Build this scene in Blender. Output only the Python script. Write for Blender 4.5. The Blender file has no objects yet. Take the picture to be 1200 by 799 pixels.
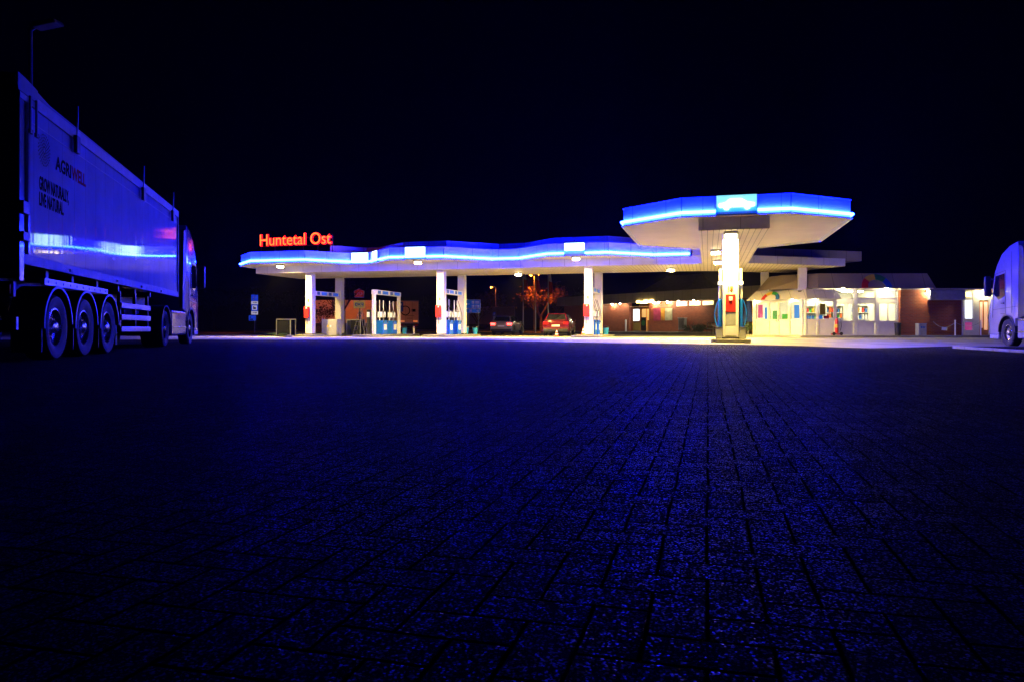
import bpy, bmesh, math, random
from mathutils import Vector, Matrix
R = math.radians
PI = math.pi
rnd = random.Random(7)
sc = bpy.context.scene
COL = sc.collection

# ------------------------------------------------------------------ frames
F = 850.0                      # focal length in photo pixels
HZ = 385.0                     # horizon row
CAM_H = 0.5
def at(px, Y, z=0.0): return Vector(((px - 600) * Y / F, Y, z))
SA = R(15.1)                   # the station's grid is turned by this much
SO = Vector((4.29, 40.5, 0))
SE = Vector((math.cos(SA), -math.sin(SA), 0))
SD = Vector((math.sin(SA), math.cos(SA), 0))
def ST(a, b, z=0.0):
    p = SO + SE * a + SD * b
    return Vector((p.x, p.y, z))
ROT_ST = -SA

# ------------------------------------------------------------------ mesh builder
class MB:
    def __init__(s):
        s.v = []; s.f = []; s.mi = []; s.M = Matrix(); s.cur = 0
    def add(s, vs, fs):
        b = len(s.v)
        s.v += [s.M @ Vector(p) for p in vs]
        for f in fs:
            s.f.append([b + i for i in f]); s.mi.append(s.cur)
        return s
    def box(s, x0, x1, y0, y1, z0, z1):
        vs = [(x, y, z) for z in (z0, z1) for y in (y0, y1) for x in (x0, x1)]
        return s.add(vs, [(0,2,3,1),(4,5,7,6),(0,1,5,4),(2,6,7,3),(0,4,6,2),(1,3,7,5)])
    def prism(s, pts, z0, z1):
        n = len(pts)
        vs = [(x, y, z0) for x, y in pts] + [(x, y, z1) for x, y in pts]
        fs = [tuple(range(n))[::-1], tuple(range(n, 2*n))]
        fs += [(i, (i+1) % n, n+(i+1) % n, n+i) for i in range(n)]
        return s.add(vs, fs)
    def prism_y(s, pts, y0, y1):
        n = len(pts)
        vs = [(x, y0, z) for x, z in pts] + [(x, y1, z) for x, z in pts]
        fs = [tuple(range(n)), tuple(range(n, 2*n))[::-1]]
        fs += [(i, n+i, n+(i+1) % n, (i+1) % n) for i in range(n)]
        return s.add(vs, fs)
    def quad(s, *p):
        return s.add(p, [tuple(range(len(p)))])
    def cyl(s, p0, p1, r0, r1=None, seg=12):
        p0 = Vector(p0); p1 = Vector(p1); r1 = r0 if r1 is None else r1
        ax = (p1 - p0).normalized()
        u = ax.orthogonal().normalized(); w = ax.cross(u)
        vs = []
        for p, r in ((p0, r0), (p1, r1)):
            for k in range(seg):
                t = 2*PI*k/seg
                vs.append(p + (u*math.cos(t) + w*math.sin(t))*r)
        fs = [(k, (k+1) % seg, seg+(k+1) % seg, seg+k) for k in range(seg)]
        fs += [tuple(range(seg))[::-1], tuple(range(seg, 2*seg))]
        return s.add(vs, fs)
    def tube(s, pts, r, seg=6, closed=False):
        pts = [Vector(p) for p in pts]; n = len(pts); rings = []
        vs = []
        for i, p in enumerate(pts):
            a = pts[i-1] if (i > 0 or closed) else p
            b = pts[(i+1) % n] if (i < n-1 or closed) else p
            t = (b - a).normalized()
            u = Vector((0,0,1)).cross(t)
            if u.length < 1e-3: u = Vector((1,0,0)).cross(t)
            u.normalize(); w = t.cross(u)
            for k in range(seg):
                q = 2*PI*k/seg
                vs.append(p + (u*math.cos(q) + w*math.sin(q))*r)
        fs = []
        for i in range(n if closed else n-1):
            j = (i+1) % n
            for k in range(seg):
                fs.append((i*seg+k, i*seg+(k+1) % seg, j*seg+(k+1) % seg, j*seg+k))
        if not closed:
            fs.append(tuple(range(seg))[::-1]); fs.append(tuple(range((n-1)*seg, n*seg)))
        return s.add(vs, fs)
    def lathe(s, prof, c=(0,0,0), axis='z', seg=24):
        vs = []; n = len(prof)
        for k in range(seg):
            t = 2*PI*k/seg; ct, st_ = math.cos(t), math.sin(t)
            for r, h in prof:
                if axis == 'z': vs.append((c[0]+r*ct, c[1]+r*st_, c[2]+h))
                elif axis == 'y': vs.append((c[0]+r*ct, c[1]+h, c[2]+r*st_))
                else: vs.append((c[0]+h, c[1]+r*ct, c[2]+r*st_))
        fs = []
        for k in range(seg):
            k2 = (k+1) % seg
            for i in range(n-1):
                fs.append((k*n+i, k*n+i+1, k2*n+i+1, k2*n+i))
        return s.add(vs, fs)
    def sphere(s, c, r, su=12, sv=8, sc_=(1,1,1)):
        vs = []; fs = []
        for j in range(sv+1):
            p = PI*j/sv
            for i in range(su):
                t = 2*PI*i/su
                vs.append((c[0]+r*sc_[0]*math.sin(p)*math.cos(t), c[1]+r*sc_[1]*math.sin(p)*math.sin(t), c[2]+r*sc_[2]*math.cos(p)))
        for j in range(sv):
            for i in range(su):
                fs.append((j*su+i, j*su+(i+1) % su, (j+1)*su+(i+1) % su, (j+1)*su+i))
        return s.add(vs, fs)
    def build(s, name, mats, parent=None, bevel=0, smooth=None, loc=None, rotz=0, seg=2):
        me = bpy.data.meshes.new(name)
        bm = bmesh.new()
        bv = [bm.verts.new(p) for p in s.v]
        for f, m in zip(s.f, s.mi):
            try:
                fc = bm.faces.new([bv[i] for i in f]); fc.material_index = m
            except ValueError: pass
        bmesh.ops.remove_doubles(bm, verts=bm.verts, dist=1e-5)
        bmesh.ops.recalc_face_normals(bm, faces=bm.faces)
        if bevel:
            es = [e for e in bm.edges if len(e.link_faces) == 2 and e.calc_face_angle(0) > R(25)]
            bmesh.ops.bevel(bm, geom=es, offset=bevel, segments=seg, affect='EDGES', profile=0.5, clamp_overlap=True)
        bm.to_mesh(me); bm.free()
        if not isinstance(mats, (list, tuple)): mats = [mats]
        for m in mats: me.materials.append(m)
        if smooth:
            for p in me.polygons: p.use_smooth = True
            me.set_sharp_from_angle(angle=R(smooth))
        o = bpy.data.objects.new(name, me); COL.objects.link(o)
        if parent: o.parent = parent
        if loc is not None: o.location = loc
        o.rotation_euler.z = rotz
        return o

def tag(o, label=None, cat=None, group=None, kind=None):
    if label: o['label'] = label
    if cat: o['category'] = cat
    if group: o['group'] = group
    if kind: o['kind'] = kind
    return o
def thing(name, label, cat, loc=(0,0,0), rotz=0, group=None):
    o = bpy.data.objects.new(name, None); COL.objects.link(o)
    o.location = loc; o.rotation_euler = (0, 0, rotz); o.empty_display_size = .3
    return tag(o, label, cat, group)
def struct(o): return tag(o, kind='structure')
def lab(o, l):
    o['label'] = l; return o
KIDS = {}
def children(o): return [c for c in bpy.data.objects if c.parent == o]
def dup(o, loc=None, rotz=None, label=None, parent=None):
    c = o.copy(); COL.objects.link(c)
    if parent is not None: c.parent = parent
    if loc is not None: c.location = loc
    if rotz is not None: c.rotation_euler = (0, 0, rotz)
    if label: c['label'] = label
    for ch in children(o): dup(ch, parent=c)
    return c
def text(s, size, mats, name, parent, mat4, extrude=.01, offset=0.0, bevel=0.0, align='LEFT', sx=1.0):
    cu = bpy.data.curves.new('txt', 'FONT'); cu.body = s; cu.size = size; cu.extrude = extrude
    cu.offset = offset; cu.bevel_depth = bevel; cu.bevel_resolution = 0; cu.align_x = align; cu.resolution_u = 4
    ob = bpy.data.objects.new('txt', cu)
    me = bpy.data.meshes.new_from_object(ob)
    bpy.data.objects.remove(ob); bpy.data.curves.remove(cu)
    me.name = name; me.transform(mat4 @ Matrix.Scale(sx, 4, (1,0,0)))
    me.materials.clear()
    if not isinstance(mats, (list, tuple)): mats = [mats]
    for m in mats: me.materials.append(m)
    for p in me.polygons: p.material_index = 0
    o = bpy.data.objects.new(name, me); COL.objects.link(o); o.parent = parent
    return o
# text plane facing local -y, reading along +x, up = z
UPR = Matrix.Rotation(R(90), 4, 'X')

# ------------------------------------------------------------------ materials
MAT = {}
def newmat(name):
    m = bpy.data.materials.new(name); m.use_nodes = True
    nt = m.node_tree; b = nt.nodes['Principled BSDF']
    return m, nt, b
def P(name, col, rough=.5, metal=0, var=.15, scale=6, bump=0, bscale=40, coat=0, spec=.5, emit=None, es=0, trans=0, alpha=1):
    m, nt, b = newmat(name)
    N = nt.nodes; L = nt.links
    b.inputs['Roughness'].default_value = rough
    b.inputs['Metallic'].default_value = metal
    b.inputs['Specular IOR Level'].default_value = spec
    b.inputs['Coat Weight'].default_value = coat
    b.inputs['Transmission Weight'].default_value = trans
    tc = N.new('ShaderNodeTexCoord')
    nz = N.new('ShaderNodeTexNoise'); nz.inputs['Scale'].default_value = scale; nz.inputs['Detail'].default_value = 4
    L.new(tc.outputs['Object'], nz.inputs['Vector'])
    rp = N.new('ShaderNodeValToRGB')
    c = Vector(col)
    rp.color_ramp.elements[0].position = .3; rp.color_ramp.elements[1].position = .72
    rp.color_ramp.elements[0].color = (*(c*(1-var)), 1); rp.color_ramp.elements[1].color = (*[min(1, x*(1+var*.6)) for x in c], 1)
    L.new(nz.outputs['Fac'], rp.inputs['Fac']); L.new(rp.outputs['Color'], b.inputs['Base Color'])
    if bump:
        n2 = N.new('ShaderNodeTexNoise'); n2.inputs['Scale'].default_value = bscale; n2.inputs['Detail'].default_value = 3
        L.new(tc.outputs['Object'], n2.inputs['Vector'])
        bp = N.new('ShaderNodeBump'); bp.inputs['Strength'].default_value = bump; bp.inputs['Distance'].default_value = .01
        L.new(n2.outputs['Fac'], bp.inputs['Height']); L.new(bp.outputs['Normal'], b.inputs['Normal'])
    if emit:
        b.inputs['Emission Color'].default_value = (*emit, 1); b.inputs['Emission Strength'].default_value = es
    MAT[name] = m
    return m
def E(name, col, s, base=(.8,.8,.8)):
    m, nt, b = newmat(name)
    b.inputs['Base Color'].default_value = (*base, 1); b.inputs['Roughness'].default_value = .4
    b.inputs['Emission Color'].default_value = (*col, 1); b.inputs['Emission Strength'].default_value = s
    MAT[name] = m
    return m
class G:
    """small math-node helper"""
    def __init__(s, nt): s.nt = nt
    def m(s, op, a, b=None, c=None):
        n = s.nt.nodes.new('ShaderNodeMath'); n.operation = op
        for i, v in enumerate((a, b, c)):
            if v is None: continue
            if isinstance(v, (int, float)): n.inputs[i].default_value = v
            else: s.nt.links.new(v, n.inputs[i])
        return n.outputs[0]

def paver_material():
    m, nt, b = newmat('herringbone_pavers'); N = nt.nodes; L = nt.links; g = G(nt)
    geo = N.new('ShaderNodeNewGeometry')
    mp = N.new('ShaderNodeMapping'); mp.vector_type = 'POINT'
    mp.inputs['Rotation'].default_value = (0, 0, SA)
    L.new(geo.outputs['Position'], mp.inputs['Vector'])
    # gentle waviness of the laid rows
    wn = N.new('ShaderNodeTexNoise'); wn.inputs['Scale'].default_value = .9; wn.inputs['Detail'].default_value = 2
    L.new(mp.outputs['Vector'], wn.inputs['Vector'])
    sep0 = N.new('ShaderNodeSeparateXYZ'); L.new(mp.outputs['Vector'], sep0.inputs[0])
    sepn = N.new('ShaderNodeSeparateColor'); L.new(wn.outputs['Color'], sepn.inputs[0])
    W = .1
    x = g.m('DIVIDE', g.m('ADD', sep0.outputs[0], g.m('MULTIPLY', g.m('SUBTRACT', sepn.outputs[0], .5), .03)), W)
    y = g.m('DIVIDE', g.m('ADD', sep0.outputs[1], g.m('MULTIPLY', g.m('SUBTRACT', sepn.outputs[1], .5), .03)), W)
    ix = g.m('FLOOR', x); iy = g.m('FLOOR', y)
    fx = g.m('SUBTRACT', x, ix); fy = g.m('SUBTRACT', y, iy)
    k = g.m('FLOORED_MODULO', g.m('SUBTRACT', ix, iy), 4)
    def is_(v): return g.m('COMPARE', k, v, .25)
    m0, m1, m2, m3 = is_(0), is_(1), is_(2), is_(3)
    dl = g.m('ADD', fx, m1); dr = g.m('ADD', g.m('SUBTRACT', 1, fx), m0)
    db = g.m('ADD', fy, m2); dt = g.m('ADD', g.m('SUBTRACT', 1, fy), m3)
    d = g.m('MINIMUM', g.m('MINIMUM', dl, dr), g.m('MINIMUM', db, dt))
    idx = g.m('SUBTRACT', ix, m1); idy = g.m('SUBTRACT', iy, m2)
    cv = N.new('ShaderNodeCombineXYZ'); L.new(idx, cv.inputs[0]); L.new(idy, cv.inputs[1])
    wh = N.new('ShaderNodeTexWhiteNoise'); wh.noise_dimensions = '2D'; L.new(cv.outputs[0], wh.inputs['Vector'])
    joint = N.new('ShaderNodeMapRange'); joint.interpolation_type = 'SMOOTHSTEP'
    joint.inputs['From Min'].default_value = .022; joint.inputs['From Max'].default_value = .062
    L.new(d, joint.inputs['Value'])
    # exposed aggregate: small pale and dark grains
    vo = N.new('ShaderNodeTexVoronoi'); vo.inputs['Scale'].default_value = 270
    L.new(mp.outputs['Vector'], vo.inputs['Vector'])
    gs = N.new('ShaderNodeSeparateColor'); L.new(vo.outputs['Color'], gs.inputs[0])
    gr = N.new('ShaderNodeValToRGB'); e = gr.color_ramp.elements
    e[0].position = .0; e[0].color = (.005,.005,.005,1)
    e[1].position = 1.0; e[1].color = (.85,.82,.8,1)
    for p, c in ((.55, .012), (.80, .04), (.9, .55)):
        q = e.new(p); q.color = (c, c*.98, c*.96, 1)
    L.new(gs.outputs[0], gr.inputs['Fac'])
    big = N.new('ShaderNodeTexNoise'); big.inputs['Scale'].default_value = .35; big.inputs['Detail'].default_value = 5
    L.new(mp.outputs['Vector'], big.inputs['Vector'])
    tone = g.m('MULTIPLY', g.m('ADD', .10, g.m('MULTIPLY', wh.outputs['Value'], .15)), g.m('ADD', g.m('MULTIPLY', big.outputs['Fac'], 1.5), .05))
    tone = g.m('MULTIPLY', tone, g.m('ADD', g.m('MULTIPLY', joint.outputs[0], .985), .015))
    mx = N.new('ShaderNodeMix'); mx.data_type = 'RGBA'; mx.blend_type = 'MULTIPLY'; mx.inputs['Factor'].default_value = 1
    L.new(gr.outputs['Color'], mx.inputs['A'])
    cc = N.new('ShaderNodeCombineColor'); 
    for i in range(3): L.new(tone, cc.inputs[i])
    L.new(cc.outputs[0], mx.inputs['B'])
    L.new(mx.outputs['Result'], b.inputs['Base Color'])
    h = g.m('ADD', g.m('MULTIPLY', joint.outputs[0], .003), g.m('MULTIPLY', gs.outputs[1], .002))
    h = g.m('ADD', h, g.m('MULTIPLY', wh.outputs['Value'], .0015))
    bp = N.new('ShaderNodeBump'); bp.inputs['Strength'].default_value = .8; bp.inputs['Distance'].default_value = 1
    L.new(h, bp.inputs['Height']); L.new(bp.outputs['Normal'], b.inputs['Normal'])
    rr = g.m('SUBTRACT', .95, g.m('MULTIPLY', g.m('GREATER_THAN', gs.outputs[2], .94), .5))
    L.new(rr, b.inputs['Roughness'])
    L.new(g.m('MULTIPLY', joint.outputs[0], g.m('ADD', .008, g.m('MULTIPLY', g.m('GREATER_THAN', gs.outputs[2], .94), .24))), b.inputs['Specular IOR Level'])
    return m
def slat_material(name, col, width, axis=0, rough=.4, gap=.1, gapcol=.25, metal=0):
    """boards or panels with dark joints every `width` metres along an axis"""
    m, nt, b = newmat(name); N = nt.nodes; L = nt.links; g = G(nt)
    tc = N.new('ShaderNodeTexCoord'); sp = N.new('ShaderNodeSeparateXYZ'); L.new(tc.outputs['Object'], sp.inputs[0])
    t = g.m('FRACT', g.m('DIVIDE', sp.outputs[axis], width))
    d = g.m('MINIMUM', t, g.m('SUBTRACT', 1, t))
    j = N.new('ShaderNodeMapRange'); j.inputs['From Min'].default_value = gap*.5; j.inputs['From Max'].default_value = gap*.7
    L.new(d, j.inputs['Value'])
    nz = N.new('ShaderNodeTexNoise'); nz.inputs['Scale'].default_value = 1.3; nz.inputs['Detail'].default_value = 5
    L.new(tc.outputs['Object'], nz.inputs['Vector'])
    k = g.m('MULTIPLY', g.m('ADD', g.m('MULTIPLY', j.outputs[0], 1-gapcol), gapcol), g.m('ADD', .8, g.m('MULTIPLY', nz.outputs['Fac'], .35)))
    cc = N.new('ShaderNodeCombineColor')
    for i in range(3): L.new(g.m('MULTIPLY', k, col[i]), cc.inputs[i])
    L.new(cc.outputs[0], b.inputs['Base Color'])
    b.inputs['Roughness'].default_value = rough; b.inputs['Metallic'].default_value = metal
    bp = N.new('ShaderNodeBump'); bp.inputs['Distance'].default_value = .01; bp.inputs['Strength'].default_value = .6
    L.new(j.outputs[0], bp.inputs['Height']); L.new(bp.outputs['Normal'], b.inputs['Normal'])
    MAT[name] = m
    return m
def brick_material(name, c1, c2, mortar):
    m, nt, b = newmat(name); N = nt.nodes; L = nt.links
    tc = N.new('ShaderNodeTexCoord'); sp = N.new('ShaderNodeSeparateXYZ'); cb = N.new('ShaderNodeCombineXYZ')
    L.new(tc.outputs['Object'], sp.inputs[0])
    g = G(nt)
    L.new(g.m('ADD', sp.outputs[0], sp.outputs[1]), cb.inputs[0]); L.new(sp.outputs[2], cb.inputs[1])
    br = N.new('ShaderNodeTexBrick'); br.inputs['Scale'].default_value = 1
    br.inputs['Brick Width'].default_value = .24; br.inputs['Row Height'].default_value = .083; br.inputs['Mortar Size'].default_value = .006
    br.inputs['Color1'].default_value = (*c1,1); br.inputs['Color2'].default_value = (*c2,1); br.inputs['Mortar'].default_value = (*mortar,1)
    L.new(cb.outputs[0], br.inputs['Vector']); L.new(br.outputs['Color'], b.inputs['Base Color'])
    bp = N.new('ShaderNodeBump'); bp.inputs['Distance'].default_value = .006; bp.invert = True
    L.new(br.outputs['Fac'], bp.inputs['Height']); L.new(bp.outputs['Normal'], b.inputs['Normal'])
    b.inputs['Roughness'].default_value = .75
    MAT[name] = m
    return m
def trailer_material():
    m, nt, b = newmat('trailer_skin'); N = nt.nodes; L = nt.links; g = G(nt)
    tc = N.new('ShaderNodeTexCoord'); sp = N.new('ShaderNodeSeparateXYZ'); L.new(tc.outputs['Object'], sp.inputs[0])
    x = sp.outputs[0]
    # aluminium planks: each panel leans a trifle differently, fine vertical ripples on top
    pid = g.m('FLOOR', g.m('DIVIDE', x, .6)); fr = g.m('FRACT', g.m('DIVIDE', x, .6))
    wh = N.new('ShaderNodeTexWhiteNoise'); wh.noise_dimensions = '1D'; L.new(pid, wh.inputs['W'])
    seam = N.new('ShaderNodeMapRange'); seam.inputs['From Max'].default_value = .02
    L.new(g.m('MINIMUM', fr, g.m('SUBTRACT', 1, fr)), seam.inputs['Value'])
    cb = N.new('ShaderNodeCombineXYZ'); L.new(g.m('MULTIPLY', x, 9), cb.inputs[0]); L.new(g.m('MULTIPLY', sp.outputs[2], .35), cb.inputs[1])
    nz = N.new('ShaderNodeTexNoise'); nz.inputs['Scale'].default_value = 1; nz.inputs['Detail'].default_value = 3; L.new(cb.outputs[0], nz.inputs['Vector'])
    h = g.m('ADD', g.m('MULTIPLY', nz.outputs['Fac'], .003), g.m('MULTIPLY', g.m('MULTIPLY', fr, g.m('SUBTRACT', wh.outputs['Value'], .5)), .006))
    h = g.m('ADD', h, g.m('ADD', g.m('MULTIPLY', seam.outputs[0], .002), g.m('MULTIPLY', sp.outputs[2], .013)))
    bp = N.new('ShaderNodeBump'); bp.inputs['Distance'].default_value = 1; bp.inputs['Strength'].default_value = .5
    L.new(h, bp.inputs['Height']); L.new(bp.outputs['Normal'], b.inputs['Normal'])
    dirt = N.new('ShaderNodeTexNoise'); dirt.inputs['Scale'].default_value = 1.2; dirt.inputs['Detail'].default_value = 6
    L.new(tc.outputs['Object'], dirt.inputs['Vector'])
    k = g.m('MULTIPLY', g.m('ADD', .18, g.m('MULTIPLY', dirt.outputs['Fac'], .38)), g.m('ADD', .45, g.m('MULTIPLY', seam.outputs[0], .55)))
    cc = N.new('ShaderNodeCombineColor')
    for i, t in enumerate((.46,.52,.95)): L.new(g.m('MULTIPLY', k, t), cc.inputs[i])  # blue of the neon light put into the aluminium's own colour
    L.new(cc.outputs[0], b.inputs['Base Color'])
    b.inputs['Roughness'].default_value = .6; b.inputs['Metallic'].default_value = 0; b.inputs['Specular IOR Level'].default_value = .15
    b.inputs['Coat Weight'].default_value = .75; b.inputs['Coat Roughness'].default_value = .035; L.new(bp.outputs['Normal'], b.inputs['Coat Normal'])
    return m

NEON = 980.0
M = {}
M['pavers'] = paver_material()
M['concrete'] = P('forecourt_concrete', (.25,.24,.20), .8, var=.35, scale=.8, bump=.4, bscale=60, spec=.12)
M['kerb'] = P('kerb_stone', (.17,.17,.16), .8, var=.3, scale=3, bump=.5, bscale=50)
M['grass'] = P('grass', (.05,.10,.02), .9, var=.5, scale=2.5, bump=1, bscale=30)
M['white'] = slat_material('white_fascia_panel', (.78,.79,.8), 1.25, 0, .35, .012, .4)
M['column'] = P('column_white', (.8,.79,.76), .35, var=.08, scale=2)
M['soffit'] = slat_material('soffit_boards', (.74,.67,.50), .2, 0, .45, .10, .3)
M['softplain'] = P('wing_soffit', (.74,.67,.51), .5, var=.1, scale=.8)
M['beige'] = slat_material('beige_cladding', (.42,.37,.28), 1.0, 0, .6, .02, .4)
M['beige2'] = slat_material('shop_mansard_sheet', (.30,.24,.16), 1.7, 0, .6, .012, .35)
M['awning'] = slat_material('awning_sheet', (.62,.60,.50), .55, 0, .45, .02, .3)
M['frame'] = P('window_frame_white', (.66,.65,.58), .4, var=.08)
M['panelw'] = P('white_infill_panel', (.68,.67,.60), .45, var=.08, scale=3)
M['brick'] = brick_material('red_brick', (.30,.06,.016), (.22,.042,.014), (.18,.12,.08))
def thin_glass():
    m, nt, b = newmat('window_glass'); N = nt.nodes; L = nt.links
    tr = N.new('ShaderNodeBsdfTransparent'); tr.inputs['Color'].default_value = (.92,.95,.94,1)
    gl = N.new('ShaderNodeBsdfGlossy'); gl.inputs['Roughness'].default_value = .03
    fr = N.new('ShaderNodeFresnel'); fr.inputs['IOR'].default_value = 1.45
    mx = N.new('ShaderNodeMixShader'); L.new(fr.outputs[0], mx.inputs[0]); L.new(tr.outputs[0], mx.inputs[1]); L.new(gl.outputs[0], mx.inputs[2])
    L.new(mx.outputs[0], N['Material Output'].inputs['Surface']); N.remove(b)
    return m
M['glass'] = thin_glass()
M['dglass'] = P('dark_glass', (.012,.013,.015), .06, var=0, spec=.6)
M['black'] = P('black_plastic', (.012,.012,.013), .5, var=.2)
M['rubber'] = P('tyre_rubber', (.009,.009,.010), .75, var=.3, scale=20, bump=.3)
M['steel'] = P('galvanised_steel', (.30,.31,.32), .38, metal=.8, var=.2, scale=12)
M['alloy'] = P('polished_alloy', (.42,.42,.44), .25, metal=1, var=.15, scale=14)
M['grey'] = P('grey_metal', (.3,.31,.32), .5, var=.15)
M['dgrey'] = P('dark_grey_chassis', (.03,.03,.033), .55, var=.3)
M['blue'] = P('pump_blue', (.004,.13,.62), .35, var=.1)
M['lblue'] = P('bucket_blue', (.02,.28,.65), .4, var=.1)
M['red'] = P('signal_red', (.55,.02,.02), .35, var=.1)
M['yellow'] = P('signal_yellow', (.75,.5,.03), .4, var=.1)
M['green'] = P('emblem_green', (.03,.3,.06), .45, var=.1)
M['orange'] = P('cone_orange', (.75,.13,.02), .5, var=.1)
M['whitep'] = P('white_paint', (.8,.8,.8), .35, var=.06)
M['truckw'] = P('truck_white_paint', (.22,.22,.24), .22, var=.06, coat=.5)
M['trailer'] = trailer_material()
M['carred'] = P('car_red_paint', (.11,.004,.014), .2, var=.05, coat=.8)
M['cargrey'] = P('car_grey_paint', (.36,.34,.30), .25, var=.05, coat=.6, metal=.3)
M['bark'] = P('bark', (.07,.05,.035), .9, var=.4, scale=9, bump=.8)
M['leafo'] = P('autumn_leaves', (.06,.022,.006), .7, var=.5, scale=3)
M['leafg'] = P('dark_leaves', (.035,.06,.02), .7, var=.5, scale=3)
M['signblue'] = P('sign_blue', (.015,.10,.42), .4, var=.06)
M['lorryw'] = P('lorry_white_sheet', (.5,.48,.45), .5, var=.15, scale=1.5)
M['wood'] = P('orange_wood', (.5,.22,.05), .5, var=.2, scale=5)
# light givers
M['neon'] = E('blue_neon_tube', (.0012,.0050,1), NEON)
M['sodium'] = E('sodium_lamp', (1,.16,.008), 4500); M['sodglow'] = E('sodium_lamp_bowl', (1,.33,.02), 3.0)
M['lampw'] = E('canopy_lamp_lens', (1,.68,.155), 5200); M['lampside'] = E('canopy_lamp_side', (1,.86,.5), 12)
M['boxw'] = E('white_light_box', (.55,.95,1), 6)
M['boxc'] = E('cyan_light_box', (.02,.42,1), 1.6)
M['boxb'] = E('blue_light_box', (.0,.05,.8), .8)
M['redsign'] = E('red_letter_face', (1,.17,.025), 2.6, (.03,.01,.01))
M['redrim'] = E('red_letter_rim', (1,.006,.012), 2.6, (.03,.005,.005))
M['tail'] = E('tail_light', (1,.03,.02), 14)
M['taildim'] = P('unlit_tail_light', (.35,.012,.01), .15, var=.1)
M['amber'] = E('amber_marker', (1,.25,.02), .6)
M['ceil'] = E('ceiling_light_panel', (1,.83,.45), 80)
M['spot'] = E('small_downlight', (1,.88,.55), 650)
M['spotshop'] = E('shop_downlight', (1,.84,.42), 800)
M['spotporch'] = E('porch_downlight', (1,.9,.6), 240)
M['collamp'] = E('column_lamp_lens', (1,.85,.5), 4)
M['bulb'] = E('bright_wall_lamp', (1,.82,.42), 800)
M['display'] = E('pump_display', (1,.95,.7), .5)
M['warmwin'] = E('lit_window_warm', (1,.78,.3), 2.4)
M['orangewin'] = E('lit_doorway_orange', (1,.42,.05), .75)
M['screen'] = E('lit_poster_white', (.9,.95,1), 2.2)
M['gold'] = E('gold_sign_letters', (1,.72,.22), 9)
M['poster1'] = E('magenta_poster', (1,.12,.5), .3, (.3,.03,.14))
M['poster2'] = E('blue_poster', (.02,.3,1), .5, (.01,.1,.5))

# ------------------------------------------------------------------ camera, world, sun
cam = bpy.data.cameras.new('camera'); co = bpy.data.objects.new('camera', cam); COL.objects.link(co)
co.location = (0, 0, CAM_H); co.rotation_euler = (R(90), 0, 0)
cam.sensor_width = 36; cam.lens = F/1200*36; cam.shift_y = -(399.5-HZ)/1200
cam.clip_start = .05; cam.clip_end = 3000
sc.camera = co
w = bpy.data.worlds.new('World'); sc.world = w; w.use_nodes = True
nt = w.node_tree; bg = nt.nodes['Background']
sky = nt.nodes.new('ShaderNodeTexSky'); sky.sky_type = 'NISHITA'; sky.sun_disc = False
sky.sun_elevation = R(-4); sky.sun_rotation = R(20)
mul = nt.nodes.new('ShaderNodeMix'); mul.data_type = 'RGBA'; mul.blend_type = 'MULTIPLY'; mul.inputs['Factor'].default_value = 1
mul.inputs['B'].default_value = (.01,.01,.6,1)
nt.links.new(sky.outputs[0], mul.inputs['A']); nt.links.new(mul.outputs['Result'], bg.inputs['Color'])
bg.inputs['Strength'].default_value = .012
sun = bpy.data.lights.new('moon', 'SUN'); so = bpy.data.objects.new('moon', sun); COL.objects.link(so)
sun.energy = .0006; sun.angle = R(.5); sun.color = (.6,.7,1); so.rotation_euler = (R(50), 0, R(20))
sc.view_settings.view_transform = 'Standard'; sc.view_settings.look = 'None'
sc.view_settings.exposure = 0; sc.view_settings.gamma = 1
sc.render.engine = 'CYCLES'
cy = sc.cycles
cy.use_denoising = True
cy.max_bounces = 6; cy.diffuse_bounces = 3; cy.glossy_bounces = 3; cy.transmission_bounces = 5; cy.transparent_max_bounces = 6
cy.caustics_reflective = False; cy.caustics_refractive = False
cy.sample_clamp_indirect = 6; cy.blur_glossy = .5
try: cy.use_light_tree = True
except Exception: pass

# ------------------------------------------------------------------ ground
def sstep(t): t = max(0, min(1, t)); return t*t*(3-2*t)
def gz(x, y): return -.16*sstep((x-7)/6)*sstep((36-y)/8)
def ground_sheet(name, poly, z, mat):
    me = bpy.data.meshes.new(name); bm = bmesh.new()
    bm.faces.new([bm.verts.new((x, y, 0)) for x, y in poly])
    for ax, lo, hi in (((1,0,0),6,16),((0,1,0),26,38)):
        k = lo
        while k <= hi:
            co = (k,0,0) if ax[0] else (0,k,0)
            bmesh.ops.bisect_plane(bm, geom=bm.verts[:]+bm.edges[:]+bm.faces[:], plane_co=co, plane_no=ax); k += 1
    for v in bm.verts: v.co.z = z + gz(v.co.x, v.co.y)
    bmesh.ops.recalc_face_normals(bm, faces=bm.faces)
    bm.to_mesh(me); bm.free(); me.materials.append(mat)
    if me.polygons[0].normal.z < 0: me.flip_normals()
    for p in me.polygons: p.use_smooth = True
    o = bpy.data.objects.new(name, me); COL.objects.link(o); return struct(o)
ground_sheet('paving', [(-300,-60),(300,-60),(300,420),(-300,420)], 0, M['pavers'])
FC = [(-90,32.6),(-2,32.6),(2.6,25.9),(7.6,22.6),(11.1,23.6),(16.6,27.4),(40,28),(60,90),(60,280),(-90,280)]
ground_sheet('forecourt', FC, .004, M['concrete'])
GR = [(-12.4,40.4),(-48,122),(8,122),(2,84),(-11,68),(-16.5,52),(-14.2,45.2)]
b = MB(); b.prism(GR, .0, .09); struct(b.build('grass_verge', M['grass']))
b = MB()
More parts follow.
